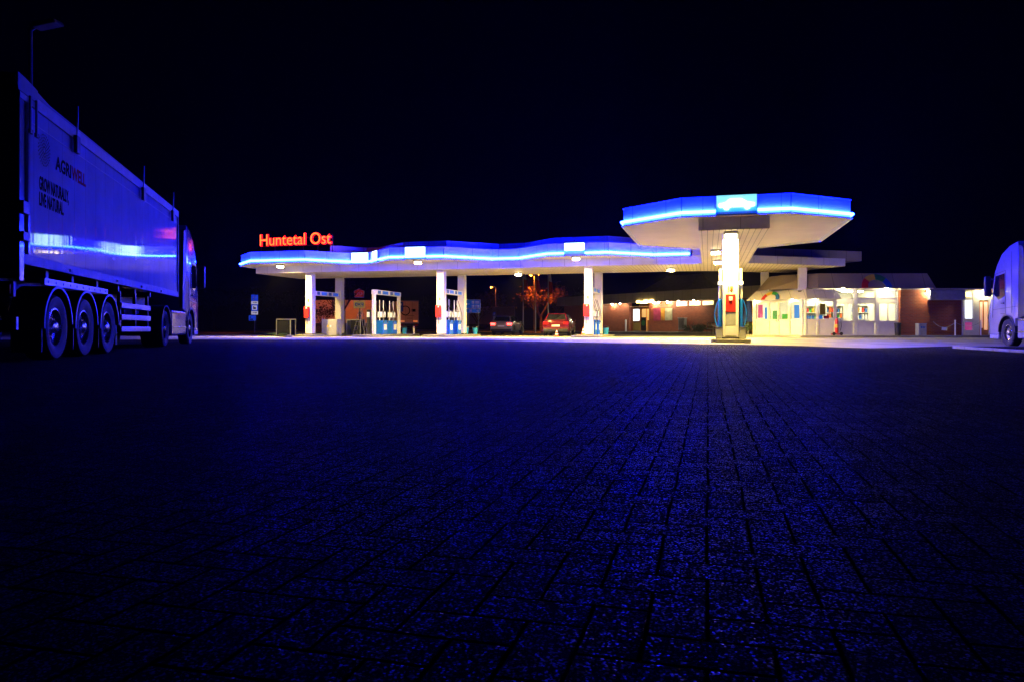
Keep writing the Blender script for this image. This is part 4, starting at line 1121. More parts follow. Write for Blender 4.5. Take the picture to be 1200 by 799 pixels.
# porch (vestibule) : front face from L to corner
Lp = Vector((14.3,43.0)); Cp = Vector((16.3,40.5)); dirp = (Cp-Lp).normalized(); angp = math.atan2(dirp.y, dirp.x); LEN = (Cp-Lp).length
MP = Matrix.Translation((Lp.x-SX, Lp.y-SY, 0)) @ Matrix.Rotation(angp, 4, 'Z')
def porch_frame(mtx, xs, xe, panes, H=2.0):
    q = MB(); q.M = mtx; last = xs
    for a, c in panes:
        q.box(last, a-.001, -.06, .06, 0, H); last = c+.001
        q.box(a, c, -.04, .04, H-.1, H); q.box(a, c, -.04, .04, .80, .87); q.box(a, c, -.04, .04, 0, .06)
    q.box(last, xe, -.06, .06, 0, H)
    q.build('porch_frame', M['frame'], shop)
    for a, c in panes:
        q = MB(); q.M = mtx; q.box(a+.03,c-.03,-.02,.02,.062,.798); q.build('infill_panel', M['panelw'], shop, bevel=.006)
        frame_window(a+.001,c-.001,.871,H-.101,0,shop,fw=.03,mtx=mtx)
pp = [(.16,.98),(1.08,1.62),(1.70,2.28),(2.38,3.06)]
porch_frame(MP, 0, LEN-.06, pp)
MP2 = Matrix.Translation((0,.0,0))
porch_frame(MP2, .06, XA-.01, [(.12,.70),(.80,XA-.14)])
q = MB(); q.M = MP
for x in (1.58,1.74): 
    q.tube([(x,-.06,.78),(x,-.14,.8),(x,-.14,1.12),(x,-.06,1.14)], .018, 6)
q.build('door_handle', M['dgrey'], shop)
# porch floor, back wall
q = MB(); q.M = MP; q.box(.1,LEN-.2,.2,2.4,.0,.01); q.box(0,.08,.1,2.6,0,2.0); q.build('porch_floor', M['frame'], shop)
for x, y in ((.9,.9),(2.3,.9)):
    q = MB(); q.M = MP; q.box(x-.3,x+.3,y-.12,y+.12,1.93,1.97); q.build('ceiling_panel', M['ceilg'] if 'ceilg' in M else M['ceil'], shop)
# posters in the porch
for x0, x1, z0, z1, mm, l in ((.25,.55,1.0,1.75,'poster1','pink and white poster'),(.68,.92,.92,1.6,'poster2','tall blue poster'),(1.2,1.55,.9,1.4,'green','green shelf sign'),(2.55,2.85,.95,1.7,'poster2','blue bottle poster'),(1.8,2.2,.9,1.2,'green','green counter front')):
    q = MB(); q.M = MP; q.box(x0,x1,.12,.14,z0,z1); lab(q.build('poster', M[mm], shop), l)
for x0, x1, z0, z1, mm, l in ((.95,1.25,1.15,1.75,'yellow','yellow poster in the porch side window'),(.9,1.1,.9,1.1,'poster2','small blue poster'),(1.15,1.45,.92,1.08,'red','red card')):
    q = MB(); q.box(x0,x1,.12,.14,z0,z1); lab(q.build('poster', M[mm], shop), l)
# porch awning, sloped outwards, wraps the corner
nrm = Vector((-dirp.y*-1, dirp.x*-1)) if False else Vector((dirp.y, -dirp.x))   # outward
PO = [Lp + nrm*.0 - dirp*.28 - nrm*1.6, Lp + nrm*.28 - dirp*.28, Vector((16.3+.02,40.5-.36)), Vector((SX+XA+.12,40.5-.36))]
PT = [Lp - dirp*-.12 - nrm*1.6, Lp - nrm*.12 + dirp*.12, Vector((16.3+.12,40.5+.02)), Vector((SX+XA-.02,40.5+.02))]
loc2 = lambda v: (v.x-SX, v.y-SY)
q, n = mansard([loc2(v) for v in PO], [loc2(v) for v in PT], 2.01, 2.56, '', None, shop)
tb = [(*loc2(v),2.56) for v in PT] + [(XA-.05,3.0,2.56),(-2.0+1.0,4.0,2.56)]
q.add(tb, [tuple(range(len(tb)))])
ub = [(*loc2(v),2.01) for v in PO] + [(XA+.1,1.0,2.01),(-1.2,4.0,2.01)]
q.add(ub, [tuple(range(len(ub)))])
q.build('porch_awning', M['awning'], shop)
ms = MP @ Matrix.Translation((1.28,-.30,2.03)) @ Matrix.Rotation(-math.atan2(.40,.55), 4, 'X')
rainbow(shop, ms, .56, .20)
for pos in (MP @ Vector((.2,-.15,1.99)), MP @ Vector((2.6,-.15,1.99)), Vector((.55,-.2,1.99))):
    q = MB(); q.cyl(pos, pos+Vector((0,0,-.06)), .05, .04, seg=12); q.build('downlight', M['spotporch'], shop)
q = MB(); q.cyl((Lx(1152),-.2,2.52),(Lx(1152),-.2,2.45),.06,.05,seg=10); q.build('downlight', M['spotshop'], shop)
for px in (988.8,1039.5):
    q = MB(); q.cyl((Lx(px),Y1-.22,2.60),(Lx(px),Y1-.22,2.53),.07,.06,seg=10); q.build('downlight', M['spotshop'], shop)
# shelves and goods inside the shop
sh = None
gx = []
for k, (x, y, l) in enumerate(((1.95,3.2,'white shop shelf behind the narrow window with the counter'),(3.15,3.2,'white shop shelf behind the middle shop window'),(4.35,2.6,'white shop shelf behind the double window next to the brick'))):
    loc = (SX+x, SY+y, SZ)
    if sh is None:
        sh = thing('shop_shelf', l, 'shelf', loc, 0, 'shelves inside the shop')
        q = MB(); q.box(-.5,.5,.3,.34,0,2.0); q.box(-.52,-.501,-.05,.34,0,2.0); q.box(.501,.52,-.05,.34,0,2.0); q.build('case', M['whitep'], sh)
        for z in (.5,.9,1.3,1.7):
            q = MB(); q.box(-.499,.499,-.05,.299,z,z+.03); q.build('board', M['whitep'], sh)
    else: dup(sh, loc, 0, l)
    gx.append((SX+x, SY+y))
cols = ['red','yellow','signblue','whitep','green','orange']
gp = {}
for (x, y) in gx:
    for z in (.93,1.33):
        for j in range(6):
            c = cols[rnd.randrange(6)]
            loc = (x-.42+j*.165, y+.08, SZ+z+.001)
            if c not in gp:
                q = MB(); q.box(-.055,.055,-.05,.05,0,.2+.02*len(gp)); q.box(-.03,.03,-.03,.03,.2+.02*len(gp)+.001,.24+.02*len(gp))
                gp[c] = tag(q.build('packet', M[c], None, bevel=.006, loc=loc), 'small bright %s packet on a shelf inside the shop' % {'signblue':'blue','whitep':'white'}.get(c, c), 'packet', 'packets on the shop shelves')
            else: dup(gp[c], loc, 0)
t = thing('shop_counter', 'pale counter with a dark till behind the narrow shop window', 'counter', (SX+2.1,SY+1.1,SZ), 0)
q = MB(); q.box(-.55,.55,-.25,.25,0,.98); q.build('counter', M['whitep'], t, bevel=.02)
q = MB(); q.box(-.05,.2,-.1,.1,1.0,1.3); q.build('till', M['black'], t, bevel=.02)
# wall lamp at the brick corner
t = thing('corner_lamp', 'dazzling white lamp on the brick corner under the eaves', 'lamp', (SX+Lx(1086), SY-.12, SZ+2.38), 0)
q = MB(); q.box(-.06,.06,.0,.118,-.02,.08); q.build('bracket', M['grey'], t)
q = MB(); q.sphere((0,-.03,.0),.075,12,8,(1,1,.7)); q.build('lens', M['bulb'], t, smooth=60)
t = thing('meter_box', 'grey utility box standing against the brick wall', 'cabinet', (SX+Lx(1076.5), SY-.24, SZ), 0)
q = MB(); q.box(-.22,.22,-.16,.2,0,.62); q.build('body', M['grey'], t, bevel=.015)
q = MB(); q.box(-.2,.2,-.175,-.162,.05,.57); d = q.build('door', M['grey'], t); q = MB(); q.box(-.1,-.02,-.18,-.1755,.38,.5); q.box(.02,.1,-.18,-.1755,.38,.5); q.build('label_plate', M['signblue'], d)
q = MB(); q.box(-.235,.235,-.19,.2,.621,.66); q.build('lid', M['grey'], t, bevel=.01)
t = thing('litter_bin', 'dark round litter bin between shop window and brick wall', 'bin', (SX+Lx(1051), SY-.1, SZ), 0)
q = MB(); q.lathe([(0,0),(.15,0),(.17,.62),(.17,.68),(.13,.70),(0,.70)], seg=18); q.build('body', M['black'], t, smooth=40)
q = MB(); q.lathe([(.172,.60),(.18,.62),(.18,.66),(.172,.68)], seg=18); q.build('rim', M['dgrey'], t)
t = thing('fire_extinguisher_trolley', 'red wheeled fire extinguisher standing outside the porch', 'fire extinguisher', (SX+Lx(973.5), SY-.75, SZ), 0)
q = MB(); q.lathe([(0,.12),(.08,.12),(.088,.16),(.088,.80),(.06,.9),(.03,.93),(0,.93)], seg=18); q.build('cylinder', M['red'], t, smooth=40)
q = MB(); q.lathe([(.0885,.42),(.091,.43),(.091,.6),(.0885,.61)], seg=18); q.build('label_band', M['yellow'], t)
q = MB(); q.box(-.28,.28,-.1,.1,.03,.1); q.build('base', M['red'], t, bevel=.02)
q = MB(); q.tube([(.05,-.05,.93),(.18,-.1,.85),(.2,-.12,.5),(.14,-.14,.25)], .016, 6); q.cyl((0,0,.93),(0,0,1.0),.03,seg=8); q.build('hose', M['black'], t, smooth=60)
for s in (-1,1): q = MB(); q.cyl((s*.2,-.13,.09),(s*.2,-.105,.09),.09,seg=14); q.build('wheel', M['black'], t)
# chain barrier
posts = []
pl = None
for px, l in ((1119.4,'white barrier post in front of the dark brick wall'),(1149.3,'white barrier post in front of the amber door')):
    loc = at(px, SY-.9, SZ); posts.append(loc)
    if pl is None:
        pl = thing('barrier_post', l, 'post', loc, 0, 'posts of the chain barrier')
        q = MB(); q.cyl((0,0,0),(0,0,.78),.035,seg=10); q.build('shaft', M['whitep'], pl, smooth=40)
        q = MB(); q.sphere((0,0,.80),.045,10,6); q.build('knob', M['whitep'], pl, smooth=60)
    else: dup(pl, loc, 0, l)
def chain(p, q_, sag, label):
    b = MB(); pts = []
    for k in range(25):
        u = k/24; v = p.lerp(q_, u); pts.append((v.x, v.y, v.z - sag*4*u*(1-u)))
    b.tube(pts, .012, 5); return tag(b.build('barrier_chain', M['steel'], None, smooth=60), label, 'chain', 'chains of the barrier')
c0 = at(1093.5, SY+.1, SZ+.75)
chain(c0, posts[0]+Vector((0,0,.72)), .3, 'chain sagging from the brick wall to the barrier post, carrying a white plate')
chain(posts[0]+Vector((0,0,.72)), posts[1]+Vector((0,0,.72)), .22, 'chain between the two white barrier posts')
mid = c0.lerp(posts[0]+Vector((0,0,.72)), .52); mid.z -= .36
t = thing('hanging_notice', 'small white notice plate hanging tilted on the barrier chain', 'sign', mid, -.15)
q = MB(); q.M = Matrix.Rotation(.12, 4, 'Y'); q.box(-.14,.14,-.012,-.002,-.1,.06); q.build('plate', M['whitep'], t)
q = MB(); q.box(-.09,-.075,-.02,.0,.04,.1); q.box(.075,.09,-.02,.0,.02,.1); q.build('hook', M['steel'], t)

# ------------------------------------------------------------------ brick wing with restaurant door
WA = Vector((7.5,71,.22)); wr = R(-57.57)
wing = thing('brick_wing', 'long low red brick building with beige eaves, lit doorway and gold sign, beyond the pumps', 'building', WA, wr)
WL = 24
q = MB()
q.box(-4,5.9,0,.35,0,2.6); q.box(8.5,WL,0,.35,0,2.6); q.box(5.9,8.5,1.2,1.5,0,2.6); q.box(-4,-3.7,.351,9,0,2.6); q.box(WL-.35,WL,.351,9,0,2.6); q.box(-4,WL,9.001,9.3,0,2.6)
q.build('wall', M['brick'], wing)
q = MB(); q.prism_y([(0,0)]*0 + [(-4.6,2.55),(WL+.3,2.55),(WL+.3,3.42),(-4.4,3.42)], -.55, -.40)
q.box(-4.6,WL+.3,-.39,9.4,3.30,3.36); q.box(-4.6,WL+.3,-.399,0.0,2.56,2.6)
q.build('eaves', M['beige'], wing)
# higher pitched roof behind
q = MB(); q.add([(3.0,3,3.37),(9.6,3,3.37),(9.6,9,3.37),(3.0,9,3.37),(4.6,6,5.3),(9.0,6,5.3)], [(0,1,5,4),(1,2,5),(2,3,4,5),(3,0,4)]); lab(q.build('roof', P('dark_roof_tiles', (.16,.11,.09), .7, var=.25, scale=3), wing), 'brown pitched roof rising behind the eaves')
for x0, x1 in ((11.85,13.05),(13.3,14.5),(14.75,15.95)):
    f = MB(); f.box(x0,x1,-.05,-.001,2.12,2.50); ff = f.build('window', M['frame'], wing)
    f = MB(); f.box(x0+.06,x1-.06,-.06,-.051,2.17,2.45); lab(f.build('pane', M['warmwin'], ff), 'high window pane glowing warm white')
# doorway recess
q = MB(); q.box(5.92,8.48,.05,1.19,2.2,2.25); q.build('door_lintel', M['wood'], wing)
q = MB(); q.box(5.98,6.08,.3,.4,0,2.19); q.box(7.0,7.1,.3,.4,0,2.19); q.box(8.38,8.46,.3,.4,0,2.19); q.build('door_frame', M['wood'], wing)
q = MB(); q.box(6.1,6.95,.32,.38,.05,.8); q.build('door_panel', P('ochre_panel', (.35,.25,.05), .5, var=.1), wing)
q = MB(); q.box(6.12,6.9,.3,.32,.95,2.0); lab(q.build('lit_notice', M['screen'], wing), 'bright white lit notice board')
q = MB(); q.box(7.12,8.36,.34,.38,.05,2.15); d = lab(q.build('door', M['wood'], wing), 'orange wooden entrance door')
q = MB(); q.box(7.25,7.75,.325,.338,1.0,2.0); q.box(7.85,8.25,.325,.338,1.0,2.0); q.build('pane', M['orangewin'], d)
# gold sign blobs of letters over the door
for k, (x0, x1, z0, z1) in enumerate(((7.55,8.0,2.52,2.74),(8.05,8.45,2.46,2.68),(8.5,8.95,2.46,2.78),(9.0,9.2,2.5,2.74),(9.25,9.7,2.5,2.78))):
    q = MB(); q.box(x0,x1,-.66,-.58,z0-.02,z1-.02); q.build('sign_letter', M['gold'], wing, bevel=.05)
for x0, x1, mm, l in ((9.1,9.95,'posterd1','dark magenta poster'),(10.0,10.45,'posterd2','orange poster'),(10.5,11.35,'posterd3','pale poster with a purple block')):
    if mm not in M: M[mm] = P(mm, {'posterd1':(.3,.03,.1),'posterd2':(.55,.25,.03),'posterd3':(.45,.42,.3)}[mm], .4, var=.4, scale=2)
    q = MB(); q.box(x0,x1,-.03,-.001,.95,2.0); lab(q.build('poster', M[mm], wing), l)
for x in (1.5,3.8,9.3,11.0):
    q = MB(); q.cyl((x,-.22,2.54),(x,-.22,2.44),.07,.05,seg=10); q.build('downlight', M['spot'], wing)
for x in (5.2,10.2,12.5,14.2):
    q = MB(); q.cyl((x,-.48,2.545),(x,-.48,2.47),.05,seg=10); q.build('downlight', M['spot'], wing)
def wing_pt(x, y=-.0, z=0):
    v = Matrix.Rotation(wr, 4, 'Z') @ Vector((x,y,0)); return Vector((WA.x+v.x, WA.y+v.y, z))
t = thing('wall_bin', 'pale grey box bin on the brick wall below the high windows', 'bin', wing_pt(12.7,-.2,.22), wr)
q = MB(); q.box(-.35,.35,-.15,.15,.15,1.1); q.build('body', M['grey'], t, bevel=.03)
q = MB(); q.box(-.3,.3,-.165,-.152,.3,.85); q.build('front_panel', M['steel'], t); q = MB(); q.box(-.38,.38,-.18,.17,1.101,1.16); q.build('lid', M['grey'], t, bevel=.01)
t = thing('chalk_board', 'dark standing board beside the orange entrance door', 'board', wing_pt(8.15,-.3,.22), wr)
q = MB(); q.box(-.33,.33,-.03,.0,.08,1.25); q.build('board', M['dgrey'], t)
q = MB(); q.lathe([(.0,-.0),(.2,0),(.24,-.01)], c=(0,-.035,.75), axis='y', seg=20); q.build('round_mark', M['green'], t)
q = MB(); q.box(-.36,-.331,-.05,.1,0,1.3); q.box(.331,.36,-.05,.1,0,1.3); q.build('frame', M['wood'], t)
t = thing('door_post', 'pale bollard left of the ochre door panel', 'post', wing_pt(5.9,-.4,.22), wr)
q = MB(); q.cyl((0,0,0),(0,0,1.0),.08,seg=12); q.build('shaft', M['whitep'], t, smooth=40); q = MB(); q.sphere((0,0,1.0),.082,12,6); q.build('cap', M['whitep'], t, smooth=60)
# cafe furniture
ch = None
def cafe_chair(): 
    t = thing('cafe_chair', '', 'chair', (0,0,0), 0, 'metal chairs on the terrace')
    for x in (-.2,.2):
        for y in (-.2,.2):
            q = MB(); q.cyl((x,y,0),(x*.9,y*.9,.45 if y < 0 else .9),.015,seg=6); q.build('leg', M['alloy'], t)
    q = MB(); q.box(-.22,.22,-.22,.2,.45,.48); q.build('seat', M['steel'], t, bevel=.01)
    q = MB(); q.tube([(-.19,.18,.6),(0,.23,.62),(.19,.18,.6)], .02, 6); q.tube([(-.18,.18,.88),(0,.23,.9),(.18,.18,.88)], .02, 6); q.build('backrest', M['alloy'], t, smooth=60)
    return t
chairs = [(833.2,52.0,.4,'metal cafe chair beside the low shrubs by the brick wall'),(838.5,51.0,2.4,'metal cafe chair half hidden by the front column, next to the shrubs'),(867.5,48.0,.9,'metal cafe chair between front column and blue parasol'),(872.0,47.2,2.8,'metal cafe chair under the blue parasol')]
for px, Y, rz, l in chairs:
    if ch is None: ch = cafe_chair(); ch.location = at(px,Y,.22 if Y>52 else .004); ch.rotation_euler.z = rz; ch['label'] = l
    else: dup(ch, at(px,Y,.004), rz, l)
for px, Y, l in ((836.0,51.6,'round metal cafe table between the chairs by the shrubs'),(869.8,47.8,'round metal cafe table beside the blue parasol')):
    t = thing('cafe_table', l, 'table', at(px,Y,.004), 0, 'cafe tables')
    q = MB(); q.cyl((0,0,.70),(0,0,.73),.36,seg=20); q.build('table_top', M['steel'], t)
    q = MB(); q.cyl((0,0,.03),(0,0,.70),.03,seg=10); q.cyl((0,0,0),(0,0,.03),.2,seg=14); q.build('leg', M['steel'], t)
t = thing('parasol', 'closed blue parasol on a white pole left of the shop porch', 'parasol', at(876.6,46.2,.004), 0)
q = MB(); q.cyl((0,0,0),(0,0,2.45),.025,seg=8); q.build('pole', M['whitep'], t)
q = MB(); n = 18; vs = []
prof = [(.03,2.42),(.10,2.2),(.16,1.7),(.24,1.15),(.30,.92)]
for k in range(n):
    tt = 2*PI*k/n
    for r_, z in prof:
        f_ = 1+.22*math.cos(6*tt); vs.append((r_*f_*math.cos(tt), r_*f_*math.sin(tt), z+.03*math.cos(6*tt)))
q.add(vs, [(k*5+i, k*5+i+1, ((k+1) % n)*5+i+1, ((k+1) % n)*5+i) for k in range(n) for i in range(4)])
q.build('canopy', P('parasol_blue', (.02,.06,.3), .7, var=.2), t, smooth=60)
q = MB(); q.lathe([(0,0),(.28,0),(.28,.06),(.06,.12),(0,.12)], seg=16); q.build('base', M['grey'], t)

# ------------------------------------------------------------------ vegetation
def leaf_cloud(q, c, rad, n, size, rr):
    for i in range(n):
        while True:
            v = Vector((rr.uniform(-1,1), rr.uniform(-1,1), rr.uniform(-1,1)))
            if v.length <= 1: break
        v = v*(.55+.45*v.length)
        p = Vector(c) + Vector((v.x*rad[0], v.y*rad[1], v.z*rad[2]))
        a = Vector((rr.uniform(-1,1), rr.uniform(-1,1), rr.uniform(-1,1))).normalized(); b_ = a.orthogonal().normalized()
        s = size*rr.uniform(.6,1.4)
        q.add([p-a*s, p+b_*s*.5, p+a*s, p-b_*s*.5], [(0,1,2,3)])
def tree(name, label, loc, H, cw, leafmat, n, seed, size=.16, bare=.35, group=None):
    rr = random.Random(seed)
    t = thing(name, label, 'tree', loc, rr.random()*6, group)
    tips = []
    q = MB(); q.cyl((0,0,0),(0,0,H*.32),H*.028,H*.02,seg=8)
    def limb(p, d, L_, r, dep):
        e = p + d*L_; q.cyl(p, e, r, r*.6, seg=6)
        if dep == 0: tips.append(e); return
        for k in range(3):
            nd = (d + Vector((rr.uniform(-1,1), rr.uniform(-1,1), rr.uniform(-.3,.6)))*.7).normalized()
            limb(e if k else p + d*L_*.7, nd, L_*.68, r*.55, dep-1)
    for k in range(5):
        ang = k*1.256+rr.random(); d = Vector((math.cos(ang)*.6, math.sin(ang)*.6, .9)).normalized()
        limb(Vector((0,0,H*(.22+.02*k))), d, H*.26, H*.014, 2)
    q.build('trunk', M['bark'], t, smooth=50)
    c = MB()
    for e in tips:
        if rr.random() < bare: continue
        leaf_cloud(c, e, (cw*.17*rr.uniform(.7,1.3),)*3, n, size, rr)
    c.build('crown', leafmat, t)
    return t
tree('autumn_tree', 'orange lit autumn tree standing behind the flagpoles', at(634,100), 7.6, 7.5, M['leafo'], 26, 3, .2, .15)
tree('autumn_tree', 'thin dim reddish tree right of the flag, mostly bare', at(656,112), 7.0, 6, M['leafo'], 12, 5, .2, .4)
tree('autumn_tree', 'sparse red leaved tree behind the far columns and the yellow price sign', at(399,62), 5.6, 4.6, M['leafo'], 11, 8, .12, .3)
tree('autumn_tree', 'small bushy tree in front of the far orange lorry, between the far columns', at(378,64), 2.9, 2.6, M['leafo'], 14, 9, .09, .3)
tree('autumn_tree', 'bare reddish tree left of the moving grey car behind the blue road sign', at(560,84), 4.4, 4, M['leafo'], 6, 12, .14, .5)
for i, (px, Y, H, l) in enumerate([(250,135,9,'dark tree at the edge of the dark verge beyond the blue parking sign'),(300,150,10,'tall dark tree behind the blue parking sign post'),(350,140,9,'dark tree between parking sign and far column'),(510,160,9,'dark tree behind the low reddish lorry'),(575,165,10,'dark tree behind the single orange street lamp'),(690,140,9,'dark tree left of the brick wing roof')]):
    tree('dark_tree', l, at(px,Y), H, H*.9, M['leafg'], 22, 30+i, .28, .1, 'dark trees at the back of the site')
for px, Y, r_, l in ((812,56.5,.55,'low green shrub on the terrace nearest the wall bin'),(821,55,.75,'larger flowering green shrub between wall bin and cafe chairs'),(881.5,44.2,.5,'small green shrub tucked against the left end of the shop porch')):
    t = thing('shrub', l, 'shrub', at(px,Y,.1), 0, 'shrubs by the buildings')
    rr = random.Random(int(px)); c = MB()
    for k in range(9): leaf_cloud(c, (rr.uniform(-r_,r_),rr.uniform(-.3,.3),.2+rr.uniform(.0,.35)), (r_*.5,.35,.28), 90, .05, rr)
    c.build('foliage', P('shrub_leaves', (.06,.13,.03), .6, var=.5, scale=5) if 'shrub_leaves' not in MAT else MAT['shrub_leaves'], t)
    q = MB()
    for k in range(5): q.cyl((0,0,-.1),(rr.uniform(-r_,r_)*.6,rr.uniform(-.2,.2),.35),.015,.006,seg=5)
    q.build('stem', M['bark'], t)

# ------------------------------------------------------------------ signs
t = thing('parking_sign', 'stack of blue and white parking plates on a post in the grass', 'sign', at(298.5,60,.09), .18)
q = MB(); q.cyl((0,0,0),(0,.0,2.9),.035,seg=8); q.build('post', M['steel'], t, smooth=40)
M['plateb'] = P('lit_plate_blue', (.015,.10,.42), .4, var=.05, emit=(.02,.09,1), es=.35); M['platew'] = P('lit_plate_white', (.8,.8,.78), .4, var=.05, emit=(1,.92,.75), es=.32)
def plate(z0, z1, x0, x1, mm, l=None):
    q = MB(); q.box(x0,x1,-.06,-.04,z0,z1); o = q.build('plate', M[mm], t, bevel=.004)
    if l: lab(o, l)
    return o
pz = plate(2.66,3.17,-.27,.27,'plateb','blue plate with a white P'); 
text('P', .46, M['whitep'], 'letter', pz, Matrix.Translation((-.13,-.062,2.75)) @ UPR, .001, .01)
p2 = plate(2.39,2.64,-.27,.27,'platew','white plate with an arrow'); q = MB(); q.box(-.15,.1,-.066,-.062,2.50,2.53); q.prism_y([(.08,2.46),(.18,2.515),(.08,2.57)],-.066,-.062); q.build('arrow', M['ink'], p2)
p3 = plate(1.84,2.37,-.27,.27,'plateb','blue plate with a white picture panel'); q = MB(); q.box(-.19,.19,-.066,-.062,1.92,2.29); p3w = q.build('picture_panel', M['platew'], p3)
q = MB(); q.box(-.1,.1,-.072,-.067,2.0,2.14); q.cyl((-.06,-.072,2.0),(-.06,-.067,2.0),.035,seg=10); q.cyl((.06,-.072,2.0),(.06,-.067,2.0),.035,seg=10); q.prism_y([(-.14,2.14),(-.1,2.22),(-.02,2.2),(-.04,2.14)],-.072,-.067); q.build('picture_panel', M['ink'], p3)
p4 = plate(1.54,1.82,-.27,.27,'platew','white plate with a second arrow'); q = MB(); q.box(-.15,.1,-.066,-.062,1.67,1.7); q.prism_y([(.08,1.63),(.18,1.685),(.08,1.74)],-.066,-.062); q.build('arrow', M['ink'], p4)
p5 = plate(1.05,1.47,-.46,.1,'plateb','lower blue plate set to one side'); q = MB(); q.box(-.40,-.12,-.066,-.062,1.1,1.2); q.cyl((-.34,-.066,1.32),(-.34,-.062,1.32),.05,seg=12); q.build('symbol', M['ink'], p5)

t = thing('price_sign_mast', 'mast with a red UTA shield above a yellow DKV plate', 'sign', at(421.3,62,-1.35), -.05)
q = MB(); q.cyl((0,.05,1.35),(0,.05,4.3),.06,seg=10); q.build('post', M['dgrey'], t, smooth=40)
q = MB(); q.prism_y([(-.44,4.55),(-.48,5.02),(-.02,5.26),(.44,5.02),(.40,4.45),(-.40,4.45)], -.06, .0); p_ = lab(q.build('shield', M['whitep'], t, bevel=.02), 'red shield shaped plate')
q = MB(); q.prism_y([(-.38,4.52),(-.42,5.0),(-.02,5.2),(.38,5.0),(.34,4.52)], -.066, -.061); q.build('shield_face', P('sign_red_lit', (.5,.03,.03), .4, emit=(1,.05,.06), es=.12), p_)
text('UTA', .34, M['whitep'], 'lettering', p_, Matrix.Translation((-.02,-.07,4.66)) @ UPR, .001, .008, align='CENTER', sx=1.0)
q = MB(); q.box(-.48,.48,-.06,.0,3.56,4.2); p_ = lab(q.build('plate', P('sign_yellow_lit', (.72,.6,.12), .4, emit=(1,.75,.15), es=.14), t, bevel=.015), 'yellow plate with blue lettering')
text('DKV', .30, M['signblue'], 'lettering', p_, Matrix.Translation((0,-.064,3.78)) @ UPR, .002, .012, align='CENTER', sx=1.15)
q = MB(); q.lathe([(.36,0),(.40,-.004),(.40,0)], c=(0,-.062,3.88), axis='y', seg=30); lo = q.build('oval_ring', M['signblue'], p_)
for v in lo.data.vertices: v.co.z = 3.88 + (v.co.z-3.88)*.55

t = thing('road_sign', 'large blue direction sign with white service symbols behind the middle columns', 'sign', at(554,58,.0), .05)
for x in (-.35,.45):
    q = MB(); q.cyl((x,.04,0),(x,.04,2.75),.045,seg=8); q.build('post', M['steel'], t, smooth=40)
for z0, z1 in ((1.72,2.05+.0),(2.08,2.78)):
    q = MB(); q.box(-.62,.62,-.03,.0,z0-.0,z1); p_ = q.build('panel', M['whitep'], t, bevel=.01)
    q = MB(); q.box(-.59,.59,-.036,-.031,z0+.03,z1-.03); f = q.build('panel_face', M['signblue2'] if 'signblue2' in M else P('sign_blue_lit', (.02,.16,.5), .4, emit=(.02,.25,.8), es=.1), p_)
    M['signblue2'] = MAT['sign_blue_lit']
    if z0 < 2:
        q = MB(); q.box(-.28,-.08,-.042,-.037,1.77,1.99); q.build('symbol', M['whitep'], p_)
        q = MB(); q.box(.30,.50,-.042,-.037,1.86,1.91); q.box(.375,.425,-.043,-.0372,1.79,1.98); q.build('cross_symbol', M['whitep'], p_)
    else:
        for zz in (2.14,2.46):
            for xx in (-.08,.2):
                q = MB(); q.box(xx,xx+(.2 if xx < 0 else .32),-.042,-.037,zz,zz+.22); q.build('symbol', M['whitep'], p_)
        q = MB(); q.prism_y([(-.56,2.43),(-.44,2.33),(-.44,2.53)],-.042,-.037); q.box(-.441,-.25,-.042,-.037,2.40,2.46); q.build('arrow', M['whitep'], p_)
t = thing('parking_board', 'dark blue board with a white P hanging off the rear post of the gantry', 'sign', at(469,70,.0), 0)
q = MB(); q.cyl((0,.03,0),(0,.03,2.5),.04,seg=8); q.build('post', M['steel'], t)
q = MB(); q.box(-.3,.3,-.04,.0,2.1,3.05); p_ = q.build('board', M['signblue'], t, bevel=.01)
text('P', .5, M['whitep'], 'letter', p_, Matrix.Translation((-.1,-.044,2.55)) @ UPR, .001, .012)
t = thing('small_sign', 'small blue and white plate on a post beside the moving grey car', 'sign', at(579.2,66,.0), 0)
q = MB(); q.cyl((0,.03,0),(0,.03,1.9),.03,seg=8); q.build('post', M['steel'], t)
q = MB(); q.box(-.14,.14,-.03,.0,1.4,1.95); p_ = q.build('plate', M['signblue'], t, bevel=.01); q = MB(); q.box(-.1,.1,-.036,-.031,1.44,1.62); q.cyl((0,-.036,1.78),(0,-.031,1.78),.07,seg=12); q.build('symbol', M['whitep'], p_)

# ------------------------------------------------------------------ street lamps and flags
def street_lamp(label, px, Y, H, heads, lamp, pole='steel', arm=.5, rot=0):
    t = thing('street_lamp', label, 'street lamp', at(px,Y,0), rot, 'lamp posts round the site')
    q = MB(); q.cyl((0,0,0),(0,0,H),.09,.05,seg=10); q.build('pole', M[pole], t, smooth=40)
    for s in heads:
        q = MB(); q.cyl((0,0,H-.05),(s*arm,0,H+.05),.035,seg=8); q.build('arm', M[pole], t)
        q = MB(); q.prism_y([(s*arm*.9,H-.02),(s*(arm+.75),H+.05),(s*(arm+.7),H+.16),(s*arm*.95,H+.14)], -.17, .17); hh = q.build('head', M['grey' if lamp else 'dgrey'], t, bevel=.03)
        if lamp:
            q = MB(); q.cur = 0; q.lathe([(.2,.0),(.22,-.16),(.21,-.16),(.18,-.08)], c=(s*(arm+.4),0,H+.02), seg=14); q.cur = 1; q.lathe([(.18,-.08),(0,-.081)], c=(s*(arm+.4),0,H+.02), seg=14); q.build('lens', [M['sodglow'], M[lamp]], hh, smooth=40)
    return t
sl = street_lamp('unlit slender lamp post rising behind the blue lit trailer', 35.6, 20, 8.75, (1,), None, pole='dgrey', arm=.2, rot=-.2)
street_lamp('single orange street lamp far behind the middle columns', 581, 125, 7.6, (-1,), 'sodium', arm=.3)
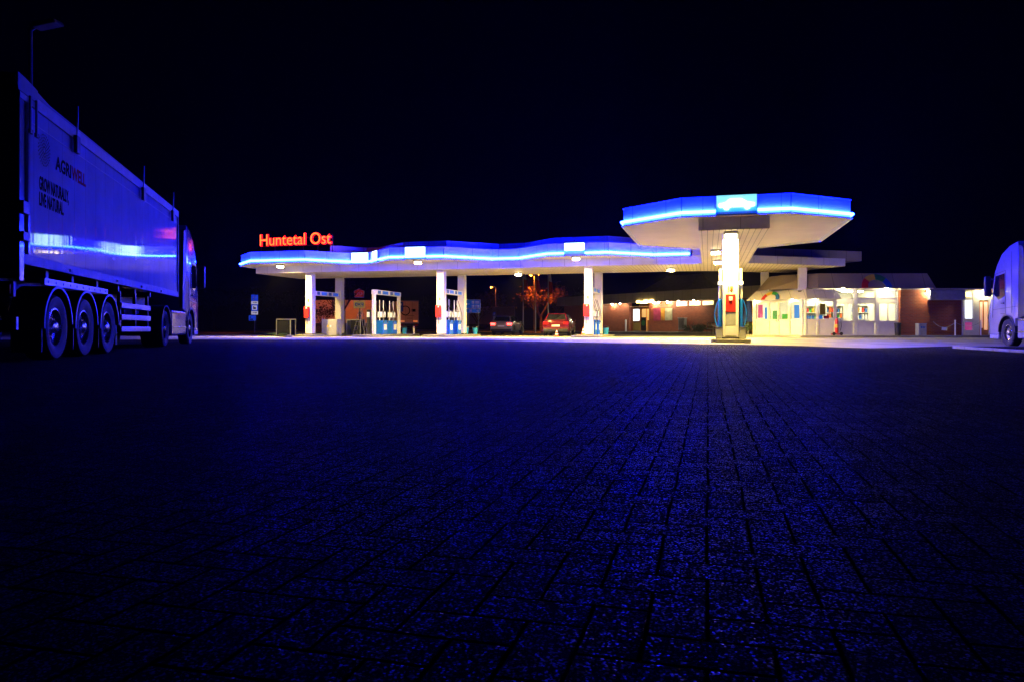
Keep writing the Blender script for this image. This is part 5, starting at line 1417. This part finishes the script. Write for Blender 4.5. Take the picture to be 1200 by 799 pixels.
street_lamp('twin headed orange street lamp among the flagpoles', 626, 96, 7.6, (-1,1), 'sodium', arm=.05)
street_lamp('orange street lamp just showing above the canopy roof beside the lettering', 404, 84, 9.9, (-1,), 'sodium', arm=.2)
street_lamp('orange street lamp hidden beyond the far lorries', 520, 88, 8.5, (-1,), 'sodium', arm=.3) if False else None
fl = None
for px, Y, l, hh in ((613.2,78,'flagpole with a limp dim flag, left one of the three',7.4),(627.6,76,'flagpole with a limp red and grey flag, between lamp post and bright flag',7.2),(642.4,74,'flagpole with a bright red and white flag hanging limp',6.9)):
    t = thing('flagpole', l, 'flagpole', at(px,Y,0), 0, 'flagpoles behind the forecourt')
    q = MB(); q.cyl((0,0,0),(0,0,hh),.06,.035,seg=10); q.build('pole', M['whitep'], t, smooth=40)
    q = MB(); q.sphere((0,0,hh+.03),.06,10,6); q.build('finial', M['alloy'], t)
    f = MB(); n = 10; rows = 9
    for cur, (r0, r1) in enumerate(((0,5),(5,9))):
        f.cur = cur
        for r_ in range(r0, r1):
            for k in range(n-1):
                def pt(r_, k):
                    z = hh-.1-r_*.30; u = k/(n-1); wdt = .12+.05*r_
                    return (.05+wdt*u*.9, .07*math.sin(u*9+r_*.5), z-.12*u)
                f.add([pt(r_,k),pt(r_,k+1),pt(r_+1,k+1),pt(r_+1,k)], [(0,1,2,3)])
    f.build('flag', [M['whitep'], M['red']], t, smooth=80)

# ------------------------------------------------------------------ night mist round the whole site
HAZE = 0.00009
if HAZE:
    m = bpy.data.materials.new('night_mist'); m.use_nodes = True; nt = m.node_tree
    nt.nodes.remove(nt.nodes['Principled BSDF'])
    pv = nt.nodes.new('ShaderNodeVolumePrincipled'); pv.inputs['Color'].default_value = (.9,.93,1,1); pv.inputs['Density'].default_value = HAZE
    pv.inputs['Anisotropy'].default_value = .3
    nt.links.new(pv.outputs[0], nt.nodes['Material Output'].inputs['Volume'])
    b = MB(); b.box(-310,310,-70,430,-1.2,22); tag(b.build('haze', m), kind='stuff')
    cy.volume_bounces = 0
